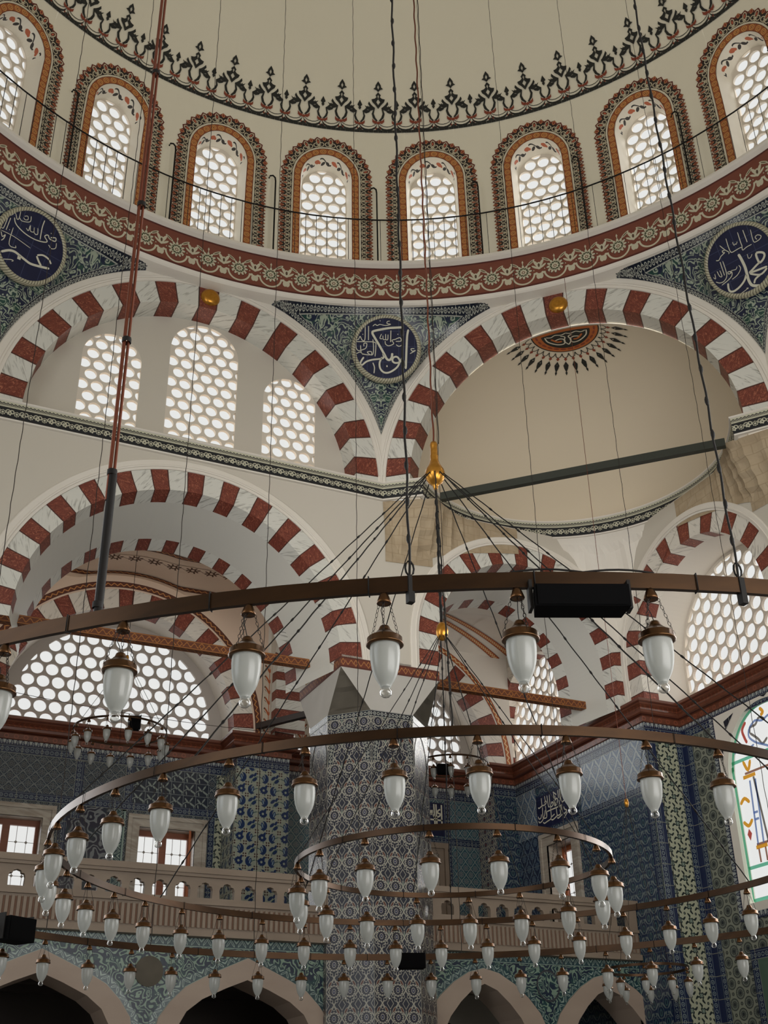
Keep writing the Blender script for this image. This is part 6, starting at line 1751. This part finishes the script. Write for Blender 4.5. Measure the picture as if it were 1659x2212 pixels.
# small ring chandeliers
def small_chandelier(lb, word, c, R, n, ztop, s=0.8, zend=9.0):
    r_ = empty('small_chandelier_ring', c); thing(r_, lb, 'chandelier ring')
    build(ring_mesh(R, 0.028, 0.016, 64), 'ring_band', m_ringm, r_)
    mb = MB(); mb.lathe([(0.0, 0.05), (0.02, 0.045), (0.03, 0.0), (0.02, -0.05), (0.0, -0.06)], 12, (0, 0, ztop-c[2])); build(mb, 'gilt_knob', m_gilt, r_)
    for k in range(6):
        a = 2*pi*k/6+0.3; wire_obj(r_, 'suspension_wire', (R*cos(a), R*sin(a), 0), (0, 0, ztop-c[2]), 0.0035, m_wire, n=4)
    wire_obj(r_, 'drop_wire', (0, 0, ztop-c[2]), (0, 0, zend-c[2]), 0.0045, m_copper if zend > 10 else m_wire, n=4)
    lst = []
    for k in range(n):
        a = 2*pi*(k+0.4)/n; p = (c[0]+R*cos(a), c[1]+R*sin(a), c[2]-0.014)
        lst.append((project(p)[0], p))
    lst.sort()
    for i, (x, p) in enumerate(lst):
        place_lamp(far, p, i*0.7, 'small frosted lamp on the %s, %s from the left' % (word, ORD[i]), 'lamps on the %s' % word, s)
small_chandelier('small bronze ring chandelier hanging before the big lattice window at the left', 'small far left ring chandelier', (-0.30, 9.85, 5.76), 0.70, 14, 6.95, 0.98)
small_chandelier('small bronze ring chandelier hanging in the corner gallery bay right of the pier', 'small ring chandelier right of the pier', (5.45, 9.9, 5.86), 0.66, 14, 7.4, 0.98)
small_chandelier('small bronze ring chandelier low at the right, under a gilt knob', 'low right ring chandelier', (4.78, 4.22, 1.82), 0.48, 10, 3.75, 0.78, 12.1)
rc = empty('hanging_ring_lamp', (5.0, 9.9, 1.72)); thing(rc, 'dark ring lamp hanging under the gallery inside the right marble arch', 'chandelier')
build(ring_mesh(0.21, 0.07, 0.02, 40), 'ring_band', m_ringm, rc)
for k in range(4): a = 2*pi*k/4+0.5; wire_obj(rc, 'rod', (0.21*cos(a), 0.21*sin(a), 0), (0.12*cos(a), 0.12*sin(a), 0.3), 0.004, m_wire)
for k in range(5):
    a = 2*pi*k/5; mb = MB(); mb.lathe([(0.0, -0.05), (0.02, -0.1), (0.05, -0.16), (0.055, -0.18), (0.0, -0.18)], 12, (0.2*cos(a), 0.2*sin(a), 0)); build(mb, 'bell', m_brass, rc)

# ------------------------------------------------------------------ loudspeakers
def speaker(lb, c, rz, sx, sy, sz, tilt=0.0):
    s_ = empty('loudspeaker', c); s_.rotation_euler = (tilt, 0, rz); thing(s_, lb, 'loudspeaker')
    mb = MB(); x, y, z = sx/2, sy/2, sz/2
    q = [(-x, -y), (x, -y), (x*0.93, y), (-x*0.93, y)]
    for zz in (-z, z): mb.add([(a, b, zz) for a, b in q])
    for i in range(4): a, b = q[i], q[(i+1) % 4]; mb.add([(a[0], a[1], -z), (b[0], b[1], -z), (b[0], b[1], z), (a[0], a[1], z)])
    build(mb, 'cabinet', m_casing, s_)
    mb = MB(); mb.add([(-x*0.95, -y-0.004, -z*0.9), (x*0.95, -y-0.004, -z*0.9), (x*0.95, -y-0.004, z*0.9), (-x*0.95, -y-0.004, z*0.9)]); build(mb, 'grille', m_casing, s_)
    for a in (-x-0.008, x+0.008): mb = MB(); mb.box(a-0.006, a+0.006, -y*0.5, y*0.5, -z*0.9, z+0.03); build(mb, 'bracket', m_iron, s_)
    return s_
def on_ring(az, dz, R=R1): return azp(az, R, 1.832+dz)
speaker('long black loudspeaker slung under the outer ring at the right', on_ring(-157.6, -0.082), radians(157.6-180-0), 0.345, 0.11, 0.086, 0.0)
speaker('small black loudspeaker on the far side of the outer ring before the tiled pier', on_ring(22.6, -0.055, R1-0.10), radians(-22.6+4), 0.27, 0.14, 0.15)
speaker('black loudspeaker cut off by the left edge on the far side of the outer ring', on_ring(-32.3, -0.02, R1-0.14), radians(32), 0.30, 0.22, 0.20)
speaker('small dark floodlight box in front of the lattice window right of the pier', (5.05, 9.4, 5.62), radians(-20), 0.22, 0.12, 0.16)
speaker('small black box hanging before the wide lattice window at the far left', (-0.22, 9.3, 5.72), radians(-10), 0.16, 0.12, 0.2)
# loose cable on the ring above the long loudspeaker
mb = MB(); mb.tube([azp(-157.9+k*0.55, R1, 1.866+0.012*abs(sin(k*0.5))) for k in range(-6, 7)], 0.004, 5)
o = build(mb, 'black_cable', m_iron); thing(o, 'black cable lying over the outer ring above the long loudspeaker', 'cable')
